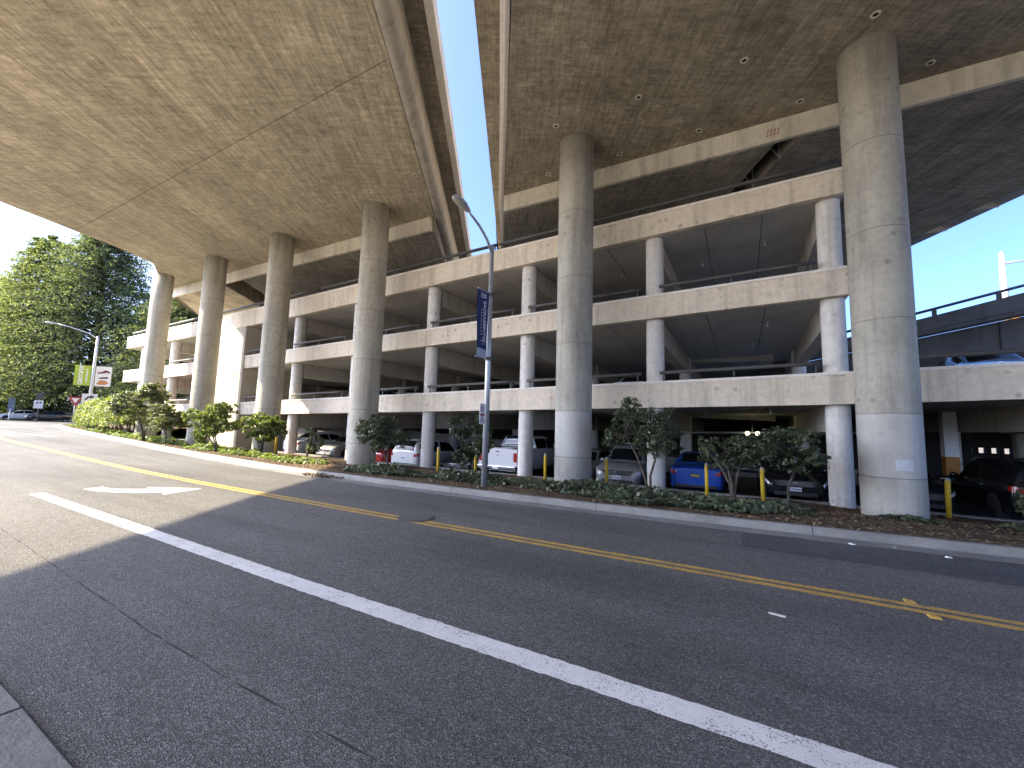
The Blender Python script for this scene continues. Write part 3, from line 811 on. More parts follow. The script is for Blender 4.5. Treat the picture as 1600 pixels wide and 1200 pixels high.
# pipe rails
def rail(x0, x1, zt, y=15.12, hh=.30, rr=.062):
    g = MB(); n = 6
    g.tube([(x0 + (x1 - x0) * i / n, y, zt(x0 + (x1 - x0) * i / n) + hh) for i in range(n + 1)], rr, 12)
    o = place(g.build('pipe_rail', M['rail']), ga)
    for x in (x0 + .12, (x0 + x1) / 2, x1 - .12):
        g = MB(); g.box(x - .02, x + .02, y - .02, y + .02, zt(x), zt(x) + hh - .04); g.build('rail_post', M['rail'], o)
for a, b in zip(colx[:-1], colx[1:]):
    for zt in (L2T, L3T):
        if b > -28: rail(b + .22, a - .42, zt)
        elif b < -33: rail(b + .35, a - .35, zt)
rail(-28.0, -26.9 + .9, L3T); rail(-28.0, -26.1, L2T)
rail(3.95, 16, L2T, hh=.30); rail(16.2, 29, L2T)
for a, b in ((-9.2, 2.75), (-21.2, -9.3), (-33.2, -21.3), (-46, -33.3)): rail(a, b, L4T, hh=.31, rr=.07)
# lamps under the ceilings: a conduit drop with a small fitting
fit = MB(); fit.cyl(0, 0, -.16, 0, .012, 8); fit.tube([(-.045, 0, -.165), (.045, 0, -.165)], .02, 8)
dome = None
def ceiling_lamp(x, y, zb, lit=False):
    global dome
    z = zb(x) + .03
    o = place(fit.build('ceiling_lamp', M['white']), ga); o.location = Vector((x, y, z)) - ga.location; o.matrix_parent_inverse = Matrix()
    if lit:
        g = MB(); g.cyl(0, 0, -.86, -.165, .02, 8); g.build('stem', M['rail'], o)
        g = MB()
        for sx in (-.21, .21):
            rows = []
            for i in range(7):
                th = math.pi * i / 6
                rows.append([(sx + .095 * math.sin(th) * math.cos(2 * math.pi * j / 12), .095 * math.sin(th) * math.sin(2 * math.pi * j / 12), -.90 + .095 * math.cos(th)) for j in range(13)])
            g.grid(rows, True)
        g.build('bulb', M['bulb'], o)
for zb in (L2B, L3B, L4B):
    for x, y in ((.9, 17.6), (-1.3, 18.6), (-4.6, 18.2), (-9.0, 18.4), (-14.4, 18.4), (-19.8, 18.4), (-25.0, 18.4), (.5, 21.5)):
        ceiling_lamp(x, y, zb)
ceiling_lamp(.42, 23.2, L2B, True)

# ceiling pipe on the ground level
g = MB(); g.tube([(-6, 23.6, 1.55), (5.5, 23.6, 1.9)], .05, 8); place(g.build('ceiling_pipe', M['galv']), ga)
# orange and white painted pillar beyond
g = MB(); g.box(6.92, 7.32, 22.6, 23.0, -.9, 1.02); po = place(g.build('painted_pillar', M['orange']), ga)
g = MB(); g.box(6.92, 7.32, 22.6, 23.0, 1.021, L2B(7.4)); place(g.build('painted_pillar', M['white']), ga)
g = MB()
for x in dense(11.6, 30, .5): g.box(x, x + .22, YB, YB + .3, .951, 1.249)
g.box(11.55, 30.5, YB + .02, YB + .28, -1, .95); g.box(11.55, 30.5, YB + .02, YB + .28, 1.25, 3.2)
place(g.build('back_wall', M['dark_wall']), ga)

# ramp bridge behind, with rail
rb = tag(empty('ramp_bridge', (12, 28, 0)), 'grey concrete ramp bridge with blue grey rail rising behind the garage at right', 'bridge')
def sl(x, z0): return z0 + (x - 7.9) * .247
xa, xb = 1, 34
for nm, y0, y1, zb_, zt_, s1_, s2_, mt in (('parapet', 28, 28.25, 7.05, 7.68, .205, .247, 'ramp'), ('deck_overhang', 28.05, 29.1, 6.86, 7.04, .205, .205, 'ramp'), ('girder', 29.1, 36, 5.72, 6.85, .11, .205, 'ramp')):
    g = MB()
    g.hexa([(xa, y0, zb_ + (xa - 7.9) * s1_), (xb, y0, zb_ + (xb - 7.9) * s1_), (xb, y1, zb_ + (xb - 7.9) * s1_), (xa, y1, zb_ + (xa - 7.9) * s1_),
            (xa, y0, zt_ + (xa - 7.9) * s2_), (xb, y0, zt_ + (xb - 7.9) * s2_), (xb, y1, zt_ + (xb - 7.9) * s2_), (xa, y1, zt_ + (xa - 7.9) * s2_)])
    place(g.build(nm, M[mt]), rb)
g = MB(); g.tube([(1, 28.12, sl(1, 8.03)), (34, 28.12, sl(34, 8.03))], .07, 10); place(g.build('guard_rail', plain('blue_grey_rail', (.07, .085, .15), .5, .2)), rb)
for x in (4.0, 6.3, 8.6, 10.9, 13.2, 15.5):
    g = MB(); g.box(x - .08, x + .08, 28.06, 28.18, sl(x, 7.66), sl(x, 8.0)); place(g.build('rail_post', M['rail']), rb)
for x in (5.2, 8.2, 11.2, 14.2):
    g = MB(); g.box(x - .03, x + .03, 29.03, 29.095, 5.75 + (x - 7.9) * .11, 6.84 + (x - 7.9) * .205); place(g.build('downpipe', M['dark_plastic']), rb)
for x in (19, 27):
    g = MB(); g.box(x, x + 1.6, 31, 33, -1.2, 6.5 + (x - 7.9) * .11); place(g.build('pier', M['ramp']), rb)
lp = tag(empty('street_lamp', (13.9, 35.2, 8.9)), 'white lamp post with a long arm standing on the ramp bridge at right', 'street lamp')
g = MB(); g.tube([(0, 0, -1.0), (0, 0, 2), (0, 0, 3.9), (0, 0, 4.1)], [.19, .16, .12, .03], 14); g.build('pole', M['white'], lp)
g = MB(); g.tube([(0, 0, 3.35), (.6, 0, 3.38), (5, 0, 3.55)], [.07, .05, .045], 8); g.build('arm', M['galv'], lp)
g = MB(); g.cyl(.25, -.3, -.9, .25, .26, 12, .13); g.build('base_cap', M['orange'], lp)

# ------------------------------------------------------------------ street furniture
BOL = [(-21.4, 13.3), (-11.15, 13.95), (-9.35, 14.05), (-6.42, 14.3), (-4.16, 14.45), (-1.0, 14.4), (.48, 14.25), (4.42, 14.5)]
BLAB = ['yellow bollard beside the pale sedan at the sunlit left end of the row', 'yellow bollard just right of the garage column by the white suv', 'yellow bollard behind the lamp post next to the pickup tailgate',
        'yellow bollard beside the side door of the white pickup', 'yellow bollard in front of the grille of the grey suv', 'yellow bollard in front of the blue sedan',
        'yellow bollard in front of the gap beside the black suv', 'yellow bollard standing right of the broad right column by the black cars']
b0 = None
for (x, y), lab in zip(BOL, BLAB):
    if b0 is None:
        b0 = empty('bollard')
        g = MB(); g.tube([(0, 0, -.3), (0, 0, .90), (0, 0, .92)], [.055, .055, .05], 14); g.build('post', M['yellow'], b0)
        g = MB(); g.tube([(0, 0, .921), (0, 0, .955), (0, 0, .99)], [.056, .05, .02], 12); g.build('cap', M['galv'], b0)
        o = b0
    else: o = copy_tree(b0)
    o.location = (x, y, strip_z(x, y)); tag(o, lab, 'bollard', 'yellow bollards along the garage edge')
    o.rotation_euler = (random.uniform(-.03, .03), random.uniform(-.03, .03), 0)

# lamp post with cobra head, banner and parking sign
LX, LY = -6.28, 9.9
lz = strip_z(LX, LY)
lm = tag(empty('street_lamp', (LX, LY, lz), math.radians(90)), 'tall galvanised street lamp with cobra head standing in the planting strip at the kerb', 'street lamp')
g = MB(); g.tube([(0, 0, -.2), (0, 0, 3.4), (0, 0, 6.85)], [.088, .076, .058], 20); g.build('pole', M['galv'], lm)
g = MB(); g.box(-.07, .07, -.105, -.08, .30, .55); bevel(g.build('hand_hole', M['iron'], lm), .01)
g = MB(); g.cyl(0, 0, 6.84, 6.92, .072, 16); g.build('pole_cap', M['galv'], lm)
g = MB(); g.tube([(0, -.02, 6.66), (-.32, -.02, 6.98), (-.72, -.03, 7.19), (-1.08, -.04, 7.29), (-1.30, -.05, 7.32)], [.045, .042, .038, .034, .03], 10); g.build('arm', M['galv'], lm)
g = MB()
hd = [(0, .04, .035), (.12, .09, .05), (.32, .14, .075), (.52, .14, .07), (.66, .10, .045), (.72, .03, .02)]
g.grid([[(-1.25 - a, -.05 + wv * math.cos(2 * math.pi * j / 14), 7.34 + hv * math.sin(2 * math.pi * j / 14) + a * .15) for j in range(15)] for a, wv, hv in hd], True)
hdo = g.build('lamp_head', M['galv'], lm)
g = MB(); g.grid([[(-1.52 - a, -.05 + .11 * k * (1 - abs(a - .18) * 1.2), 7.31 + .15 * (.3 + a) - .05 + .02 * abs(k)) for k in (-1, -.5, 0, .5, 1)] for a in (0, .1, .2, .3, .38)], True); g.build('lens', M['lamp_lens'], hdo)
# navy banner, hung parallel to the road on two arms
bt = tag(empty('banner', (LX, LY - .08, 3.62), math.radians(90)), 'tall navy street banner lettered SACRAMENTO on the lamp post', 'banner')
def wav(x, z): return .02 * math.sin(z * 2.1 + x * 3)
bw = .55
def cloth(z0, z1, nz, mat, name, par):
    g = MB()
    for s in (0, .006):
        g.grid([[(-bw * i / 5, wav(-bw * i / 5, z) + s, z) for i in range(6)] for z in [z0 + (z1 - z0) * k / nz for k in range(nz + 1)]], True, s == 0)
    return g.build(name, mat, par)
cl = cloth(.24, 1.88, 16, M['navy'], 'cloth', bt)
cloth(.0, .239, 4, M['pale_grey'], 'lower_panel', bt)
g = MB(); g.tube([(.06, .003, 1.90), (-bw - .03, .003, 1.90)], .012, 8); g.build('arm', M['galv'], bt)
g = MB(); g.tube([(.06, .003, -.01), (-bw - .03, .003, -.01)], .012, 8); g.build('arm', M['galv'], bt)
for zz in (1.89, 0.0):
    g = MB(); g.box(0, .15, -.09, .09, zz - .05, zz + .05); g.build('bracket', M['iron'], bt)
Rb = Matrix.Rotation(math.radians(90), 4, 'X')
text_mesh('lettering', 'SACRAMENTO', .175, M['sign_white'], cl, Matrix.Translation((-.25, -.036, 1.02)) @ Rb @ Matrix.Rotation(math.radians(-90), 4, 'Z'), .003, bold=.004)
g = MB()
for k in range(9): g.box(-.415, -.38, -.038, -.034, .62 + k * .085, .655 + k * .085)
g.box(-.30, -.19, -.038, -.034, 1.68, 1.73); g.box(-.30, -.19, -.038, -.034, 1.75, 1.79); g.box(-.45, -.34, -.038, -.034, 1.66, 1.685); g.box(-.45, -.34, -.038, -.034, 1.71, 1.735); g.box(-.45, -.34, -.038, -.034, 1.76, 1.785)
g.box(-.44, -.10, -.036, -.034, .435, .448); g.box(-.32, -.22, -.036, -.034, .365, .377)
g.build('crest', M['sign_white'], cl)
# parking restriction sign
ps = tag(empty('parking_sign', (LX + .02, LY - .25, 1.78), math.radians(86)), 'white and red no parking sign bolted to the lamp post below the banner', 'sign')
g = MB(); g.box(-.115, .115, -.006, .006, 0, .56); bevel(g.build('panel', M['sign_white'], ps), .004)
g = MB(); g.box(-.10, .10, -.010, -.0065, .225, .285); g.box(-.085, .03, -.010, -.0065, .36, .375); 
n = 18
g.grid([[(-.03 + r * math.cos(2 * math.pi * j / n), -.0085, .43 + r * math.sin(2 * math.pi * j / n)) for r in (.052, .066)] for j in range(n + 1)], False)
g.add([(-.075, -.0085, .465), (-.065, -.0085, .475), (.015, -.0085, .395), (.005, -.0085, .385)], [(0, 1, 2, 3)])
g.build('red_symbol', M['sign_red'], ps)
for tx, zz, sz in (('NO', .175, .055), ('PARKING', .12, .055), ('ANY TIME', .06, .05)):
    text_mesh('lettering', tx, sz, M['sign_red'], ps, Matrix.Translation((0, -.0085, zz)) @ Rb, .001)
text_mesh('lettering', 'P', .08, M['iron'], ps, Matrix.Translation((-.03, -.0078, .43)) @ Rb, .0005)
g = MB(); g.tube([(.0, .01, .48), (.20, .02, .48)], .012, 6); g.tube([(.0, .01, .08), (.20, .02, .08)], .012, 6); g.build('bracket', M['iron'], ps)

# ------- far left pole and signs (face the camera side of the junction)
FA = math.radians(68)          # heading of panels that face the camera from the far left
def frame_empty(name, loc, rz): return empty(name, loc, rz)
FLX, FLY = -49.35, 13.85; fz = rise(FLX) + .13
fl = tag(frame_empty('street_lamp', (FLX, FLY, fz), FA), 'pale street lamp with two banners at the far left behind the hedge', 'street lamp')
g = MB(); g.tube([(0, 0, -.2), (0, 0, 4), (0, 0, 7.9)], [.13, .11, .08], 14); g.build('pole', M['galv'], fl)
g = MB(); g.tube([(0, 0, 7.7), (-.6, 0, 8.1), (-1.7, 0, 8.45), (-2.6, 0, 8.62)], [.05, .045, .04, .035], 8); g.build('arm', M['galv'], fl)
g = MB(); g.grid([[(-2.5 - a, wv * math.cos(2 * math.pi * j / 10), 8.63 + hv * math.sin(2 * math.pi * j / 10)) for j in range(11)] for a, wv, hv in hd], True); g.build('lamp_head', M['galv'], fl)
def far_panel(name, label, x0, x1, z0, z1, mat, y=-.02):
    o = tag(empty(name, (FLX, FLY, fz), FA), label, 'banner' if name == 'banner' else 'sign')
    g = MB(); g.box(x0, x1, y - .012, y + .012, z0, z1); g.build('panel', mat, o); return o
bn = far_panel('banner', 'lime green street banner with white lettering on the far left pole', -1.15, -.14, 3.55, 5.3, M['green_cloth'])
text_mesh('lettering', 'CROCKER', .36, M['sign_white'], bn, Matrix.Translation((-.74, -.036, 4.43)) @ Rb @ Matrix.Rotation(math.radians(90), 4, 'Z'), .002, bold=.012)
g = MB()
for k in range(9): g.box(-.44, -.33, -.038, -.034, 3.85 + k * .13, 3.93 + k * .13)
g.build('small_print', M['sign_white'], bn)
bn2 = far_panel('banner', 'pale street banner with dark red and orange shapes on the far left pole', .14, 1.15, 3.55, 5.3, M['sign_white'])
def blob(pts, y, par, mat, name='print'):
    g = MB(); g.add([(x, y, z) for x, z in pts], [tuple(range(len(pts)))]); return g.build(name, mat, par)
blob([(.2, 4.75), (.5, 4.82), (.75, 5.0), (1.0, 4.9), (1.05, 4.7), (.85, 4.78), (.6, 4.68), (.3, 4.65)], -.034, bn2, plain('banner_maroon', (.16, .03, .05), .7))
blob([(.3, 4.2), (.5, 4.35), (.95, 4.42), (.95, 4.25), (.6, 4.22)], -.034, bn2, plain('banner_charcoal', (.05, .045, .05), .7))
blob([(.25, 3.75), (.45, 4.1), (.8, 4.08), (1.05, 3.85), (.8, 3.7), (.5, 3.68)], -.034, bn2, plain('banner_orange', (.50, .22, .08), .7))
ts = far_panel('turn_sign', 'white right turn only sign with a black curved arrow on the far left pole', -.5, .45, 1.95, 2.85, M['sign_white'], -.15)
cen = []
for k in range(9):
    a = math.pi - k * math.pi / 16; cen.append((.1 + .38 * math.cos(a), 2.28 + .30 * math.sin(a)))
g = MB()
g.add([(-.33, -.17, 2.25), (-.20, -.17, 2.25), (-.13, -.17, 2.45), (.02, -.17, 2.52), (.02, -.17, 2.43), (.30, -.17, 2.60), (.02, -.17, 2.77), (.02, -.17, 2.68), (-.14, -.17, 2.62), (-.27, -.17, 2.48)], [tuple(range(10))])
g.build('arrow', M['iron'], ts)
text_mesh('lettering', 'ONLY', .25, M['iron'], ts, Matrix.Translation((0, -.168, 2.09)) @ Rb, .002, bold=.006)
rs = far_panel('parking_sign', 'faded pink no parking sign low on the far left pole', -.78, -.12, 1.25, 1.85, M['sign_pink'], -.12)
g = MB(); g.box(-.72, -.18, -.138, -.133, 1.62, 1.68); g.box(-.66, -.24, -.138, -.133, 1.50, 1.54); g.box(-.62, -.28, -.138, -.133, 1.36, 1.40); g.build('lettering', M['sign_red'], rs)
ys_ = tag(empty('yield_sign', (-60.0, 15.75, rise(-60.0) + .13), FA + .2), 'red and white triangular yield sign on a thin post at the kerb nose', 'sign')
g = MB(); g.tube([(0, .03, -.1), (0, .03, 2.6)], .035, 8); g.build('post', M['galv'], ys_)
g = MB(); tri = [(-.55, 2.75), (.55, 2.75), (0, 1.8)]
g.add([(x, -.02, z) for x, z in tri] + [(x, .01, z) for x, z in tri], [(0, 1, 2)[::-1], (3, 4, 5), (0, 1, 4, 3), (1, 2, 5, 4), (2, 0, 3, 5)]); g.build('panel', M['sign_red'], ys_)
g = MB(); tri = [(-.30, 2.62), (.30, 2.62), (0, 2.1)]; g.add([(x, -.024, z) for x, z in tri], [(2, 1, 0)]); g.build('inner_panel', M['sign_white'], ys_)
wsn = tag(empty('traffic_sign', (-76.9, 17.0, .6), FA + .1), 'small white sign plate on a grey post behind the far parked cars', 'sign')
g = MB(); g.tube([(0, .04, 0), (0, .04, 3.6)], .06, 8); g.build('post', M['rail'], wsn)
g = MB(); g.box(-.45, .35, -.03, .0, 1.7, 2.7); g.build('panel', M['sign_white'], wsn)
g = MB(); g.box(-.25, -.08, -.04, -.031, 2.3, 2.5); g.box(.02, .18, -.04, -.031, 2.3, 2.5); g.build('mark', M['iron'], wsn)
g = MB(); g.box(-.35, .35, -.06, -.02, 2.85, 3.7); g.build('upper_plate', M['rail'], wsn)
bp = tag(empty('signpost', (-84.6, 16.2, .6), FA), 'blue grey upright street panel on a pale post at the left edge', 'signpost')
g = MB(); g.tube([(0, 0, 0), (0, 0, 1.6)], .08, 8); g.build('post', M['white'], bp)
g = MB(); g.box(-.25, .35, -.06, .06, 1.3, 3.0); g.build('panel', plain('blue_grey_panel', (.13, .17, .24), .5), bp)

# ------------------------------------------------------------------ cars
def cr(P, t):                     # Catmull-Rom through P at parameter t (index units)
    n = len(P); i = int(min(max(math.floor(t), 0), n - 2)); u = t - i
    p0, p1, p2, p3 = P[max(i - 1, 0)], P[i], P[i + 1], P[min(i + 2, n - 1)]
    return tuple(.5 * (2 * b + (c - a) * u + (2 * a - 5 * b + 4 * c - d) * u * u + (3 * b - a - 3 * c + d) * u ** 3) for a, b, c, d in zip(p0, p1, p2, p3))
# station: x, half width, bottom z, mid z, belt z, belt factor, roof edge half width, roof z
SEDAN = dict(L=4.62, st=[(-2.31, .62, .42, .62, .84, .96, .58, .88), (-2.24, .80, .30, .62, .92, .96, .68, .97), (-1.95, .88, .24, .62, .98, .95, .72, 1.04), (-1.45, .90, .22, .62, .99, .95, .70, 1.09),
                         (-.85, .90, .20, .62, .98, .95, .60, 1.40), (-.15, .90, .20, .62, .97, .95, .61, 1.46), (.45, .90, .20, .61, .96, .95, .60, 1.38), (1.15, .90, .21, .60, .94, .95, .70, .99),
                         (1.75, .89, .23, .58, .86, .94, .70, .91), (2.12, .82, .26, .54, .76, .94, .62, .80), (2.28, .68, .32, .50, .66, .95, .5, .69), (2.31, .56, .40, .50, .60, .95, .4, .62)],
             ws=(6.15, 6.95), rw=(3.08, 3.95), side=(3.45, 6.6), ax=(-1.38, 1.42), wr=.325)
SUV = dict(L=4.65, st=[(-2.32, .66, .48, .72, .98, .97, .62, 1.03), (-2.26, .86, .36, .72, 1.05, .96, .72, 1.12), (-2.12, .92, .30, .72, 1.06, .95, .68, 1.46), (-1.80, .93, .27, .72, 1.06, .95, .68, 1.65),
                       (-1.0, .93, .25, .72, 1.05, .95, .69, 1.70), (-.1, .93, .25, .72, 1.04, .95, .69, 1.69), (.45, .93, .25, .71, 1.03, .95, .67, 1.58), (1.05, .93, .26, .70, 1.01, .95, .74, 1.09),
                       (1.65, .92, .28, .68, .96, .95, .74, 1.03), (2.08, .88, .30, .64, .87, .95, .68, .92), (2.27, .76, .35, .60, .76, .95, .58, .80), (2.32, .64, .44, .58, .68, .95, .48, .70)],
           ws=(6.12, 6.95), rw=(1.08, 2.75), side=(2.6, 6.6), ax=(-1.40, 1.42), wr=.365)
TRUCK = dict(L=5.8, st=[(-2.9, .98, .52, .80, 1.38, .99, .96, 1.40), (-2.86, .99, .46, .80, 1.40, .99, .96, 1.42), (-2.0, 1.0, .42, .80, 1.40, .98, .95, 1.42), (-1.02, 1.0, .40, .80, 1.39, .98, .95, 1.42),
                        (-.95, 1.0, .40, .80, 1.36, .97, .78, 1.80), (-.75, 1.0, .40, .80, 1.34, .97, .76, 1.93), (.2, 1.0, .40, .80, 1.33, .97, .77, 1.95), (.85, 1.0, .40, .80, 1.32, .97, .75, 1.84), (1.45, 1.0, .40, .80, 1.28, .96, .84, 1.36),
                        (2.2, .99, .42, .78, 1.22, .96, .84, 1.30), (2.7, .96, .46, .74, 1.10, .96, .78, 1.18), (2.86, .86, .5, .72, .98, .97, .7, 1.04), (2.9, .78, .56, .72, .92, .97, .62, .96)],
             ws=(7.1, 7.95), rw=(3.25, 4.75), side=(4.7, 7.55), ax=(-1.75, 1.85), wr=.40)
def section(st, u, j):
    x, wd, zb, zm, zl, bf, wr, zr = cr(st, u)
    prof = [(0, zb), (wd * .84, zb), (wd * .975, zb + (zm - zb) * .35), (wd, zm), (wd * .99, zm + (zl - zm) * .6), (wd * bf, zl), (wr + (wd * bf - wr) * .10, zr - (zr - zl) * .08), (wr * .86, zr + .005), (wr * .45, zr + .028), (0, zr + .034)]
    y, z = cr(prof, j)
    return x, max(y, 0) if j > 8.5 or j < .5 else y, z
def make_car(name, label, paint, spec, loc, rz, plate='white', group=None, detail=True, front_detail=True, wheels=4):
    st = spec['st']; n = len(st); L = spec['L']
    root = tag(empty(name, loc, rz), label, 'pickup truck' if spec is TRUCK else ('suv' if spec is SUV else 'car'), group)
    U = [(n - 1) * i / 72 for i in range(73)]; J = [9 * j / 27 for j in range(28)]
    g = MB()
    for s in (1, -1):
        g.grid([[(x, s * y, z) for x, y, z in (section(st, u, j) for j in J)] for u in U], True, s == -1)
    for u, fl_ in ((0, 1), (n - 1, -1)):
        ring = [section(st, u, j) for j in J]
        vs = [(x, y, z) for x, y, z in ring] + [(x, -y, z) for x, y, z in ring[::-1]]
        g.add(vs, [tuple(range(len(vs)))])
    body = g.build('body', paint, root)
    def patch(nm, u0, u1, j0, j1, mat, sides=(1, -1), off=.008, nu=10, nj=5, par=None):
        g = MB()
        for s in sides:
            rows = []
            for a in range(nu + 1):
                row = []
                for b in range(nj + 1):
                    u = u0 + (u1 - u0) * a / nu; j = j0 + (j1 - j0) * b / nj
                    p = Vector(section(st, u, j)); du = Vector(section(st, min(u + .02, n - 1), j)) - Vector(section(st, max(u - .02, 0), j)); dj = Vector(section(st, u, min(j + .02, 9))) - Vector(section(st, u, max(j - .02, 0)))
                    nn = du.cross(dj)
                    if nn.length > 1e-9: nn.normalize()
                    if nn.y < 0 and j < 7: nn = -nn
                    if j >= 7 and nn.z < 0: nn = -nn
                    p += nn * off
                    row.append((p.x, s * p.y, p.z))
                rows.append(row)
            g.grid(rows, True, s == -1)
        return g.build(nm, mat, par or root)
    patch('windshield', *spec['ws'], 6.35, 9, M['glass'], nj=8)
    patch('rear_window', *spec['rw'], 6.35, 9, M['glass'], nj=8)
    s0, s1 = spec['side']; md = (s0 + s1) / 2
    for s in (1, -1):
        patch('side_window', s0, md - .08, 5.12, 5.86, M['glass'], (s,), .008)
        patch('side_window', md + .04, s1, 5.12, 5.86, M['glass'], (s,), .008)
    # wheels
    for ax in spec['ax']:
        for s in (1, -1):
            r = spec['wr']; yw = s * (st[5][1] - .02)
            g = MB(); pr = [(r * .62, .0), (r * .93, .0), (r, .03), (r, .17), (r * .93, .2)]
            g.grid([[(ax + rr * math.cos(2 * math.pi * k / 24), yw + s * .012 - s * dy, r + rr * math.sin(2 * math.pi * k / 24)) for rr, dy in pr] for k in range(25)], True)
            wl = g.build('wheel', M['black'], root)
            g = MB(); g.tube([(ax, yw - s * .04, r), (ax, yw - s * .015, r)], r * .64, 24)
            for k in range(5):
                a = 2 * math.pi * k / 5; d = Vector((math.cos(a), 0, math.sin(a))); q = Vector((-math.sin(a), 0, math.cos(a))) * .035
                c = Vector((ax, yw + s * .006, r)); g.add([c - q, c + q, c + d * r * .62 + q * .8, c + d * r * .62 - q * .8], [(0, 1, 2, 3)])
            g.build('rim', M['rim'], wl)
            g = MB(); R = r * 1.14; yo = s * (st[5][1] + .004)
            g.add([(ax + R * math.cos(math.pi * k / 16), yo, r + R * math.sin(math.pi * k / 16)) for k in range(17)] + [(ax - R, yo, .24), (ax + R, yo, .24)], [tuple(range(19))])
            g.build('wheel_arch', M['black'], root)
    if not detail: return root
    xr, xf = -L / 2, L / 2
    tall = spec is not SEDAN
    if spec is TRUCK:
        for s in (1, -1):
            g = MB(); g.hexa([(xr - .012, s * .98, .86), (xr + .10, s * 1.004, .86), (xr + .10, s * .80, .86), (xr - .012, s * .80, .86), (xr - .012, s * .98, 1.26), (xr + .10, s * 1.004, 1.26), (xr + .10, s * .80, 1.26), (xr - .012, s * .80, 1.26)])
            bevel(g.build('taillight', M['tail'], root), .02)
        g = MB(); g.box(xr - .012, xr - .004, -.78, .78, .80, 1.36); bevel(g.build('tailgate', paint, root), .02)
        g = MB(); g.box(xr - .02, xr - .013, -.10, .10, 1.27, 1.31); g.build('tailgate_handle', M['dark_plastic'], root)
        g = MB(); g.box(xr - .018, xr - .013, -.05, .05, 1.06, 1.18); bevel(g.build('badge', M['chrome'], root), .01)
        g = MB(); g.hexa([(xr - .16, -.98, .52), (xr - .16, .98, .52), (xr + .1, 1.0, .52), (xr + .1, -1.0, .52), (xr - .16, -.96, .70), (xr - .16, .96, .70), (xr + .1, 1.0, .70), (xr + .1, -1.0, .70)])
        bevel(g.build('rear_bumper', M['chrome'], root), .04, 3)
        g = MB(); g.box(xr - .17, xr - .162, -.15, .15, .55, .66); g.build('number_plate', M['plate'], root)
        g = MB(); g.box(xr + .15, -1.12, -.86, .86, 1.440, 1.445); g.build('bed_cover', M['dark_plastic'], root)
    else:
        zt = 1.0 if tall else .82
        for s in (1, -1):
            patch('taillight', .28, 1.35 if not tall else 1.9, 3.9, 4.9, M['tail'], (s,), .012)
        g = MB(); zz = zt - .02 if not tall else .86
        g.box(xr - .012, xr + .02, -.16, .16, zz - .12, zz); g.build('number_plate', M['plate_dark'] if plate == 'black' else M['plate'], root)
        if plate == 'black':
            g = MB()
            for k in range(6): g.box(xr - .016, xr - .0125, -.13 + k * .046, -.10 + k * .046, zz - .085, zz - .03)
            g.build('plate_mark', M['plate_yellow'], root)
        g = MB(); g.box(xr - .012, xr + .30, -.70, .70, .30 if not tall else .36, .44 if not tall else .56); bevel(g.build('rear_skirt', M['dark_plastic'], root), .05, 3)
        if plate != 'black':
            g = MB()
            for k in range(7): g.box(xr - .016, xr - .0125, -.125 + k * .038, -.100 + k * .038, zz - .09, zz - .035)
            g.build('plate_mark', M['navy'], root)
        if not tall:
            g = MB(); g.hexa([(xr + .02, -.62, 1.03), (xr + .02, .62, 1.03), (xr + .22, .66, 1.045), (xr + .22, -.66, 1.045), (xr + .0, -.62, 1.06), (xr + .0, .62, 1.06), (xr + .22, .66, 1.07), (xr + .22, -.66, 1.07)]); g.build('boot_lip', paint, root)
        else:
            g = MB(); g.hexa([(xr + .30, -.62, 1.66), (xr + .30, .62, 1.66), (xr + .62, .66, 1.69), (xr + .62, -.66, 1.69), (xr + .26, -.6, 1.69), (xr + .26, .6, 1.69), (xr + .62, .66, 1.735), (xr + .62, -.66, 1.735)]); bevel(g.build('roof_spoiler', paint, root), .015)
    # front: headlights, grille, lower intake, plate
    zh = .70 if not tall else (.84 if spec is SUV else 1.02)
    for s in (1, -1):
        patch('headlight', n - 3.2, n - 1.75, 4.15, 4.95, M['head'], (s,), .012)
    g = MB(); wv = .62 if spec is not TRUCK else .7
    zb_, zt_ = zh - .20, zh - .02
    g.hexa([(xf + .012, -wv * .8, zb_), (xf + .012, wv * .8, zb_), (xf - .12, wv * .8, zb_), (xf - .12, -wv * .8, zb_), (xf - .0, -wv, zt_), (xf - .0, wv, zt_), (xf - .14, wv, zt_), (xf - .14, -wv, zt_)])
    gr = bevel(g.build('grille', M['dark_plastic'], root), .02)
    g = MB()
    for k in range(4):
        z = zb_ + .03 + k * .04; g.box(xf + .004, xf + .018, -wv * .72, wv * .72, z, z + .012)
    g.build('grille_bar', M['chrome'], gr)
    g = MB(); g.box(xf + .002, xf + .022, -.07, .07, zh - .13, zh - .06); bevel(g.build('badge', M['chrome'], root), .01)
    g = MB(); g.box(xf - .12, xf + .006, -.58, .58, .27 if not tall else .34, .40 if not tall else .48); bevel(g.build('lower_intake', M['dark_plastic'], root), .03)
    for s in (1, -1):
        g = MB(); g.box(xf - .2, xf - .04, s * .58, s * .70, .34 if not tall else .42, .44 if not tall else .54); bevel(g.build('fog_lamp', M['head'], root), .03)
    g = MB(); g.box(xf + .024, xf + .032, -.155, .155, zh - .34, zh - .22); pl = g.build('number_plate', M['plate'], root)
    g = MB()
    for k in range(7): g.box(xf + .033, xf + .035, -.125 + k * .038, -.100 + k * .038, zh - .31, zh - .255)
    g.build('plate_mark', plain('plate_blue_marks', (.05, .07, .22), .5), pl)
    um = spec['ws'][0] - .05
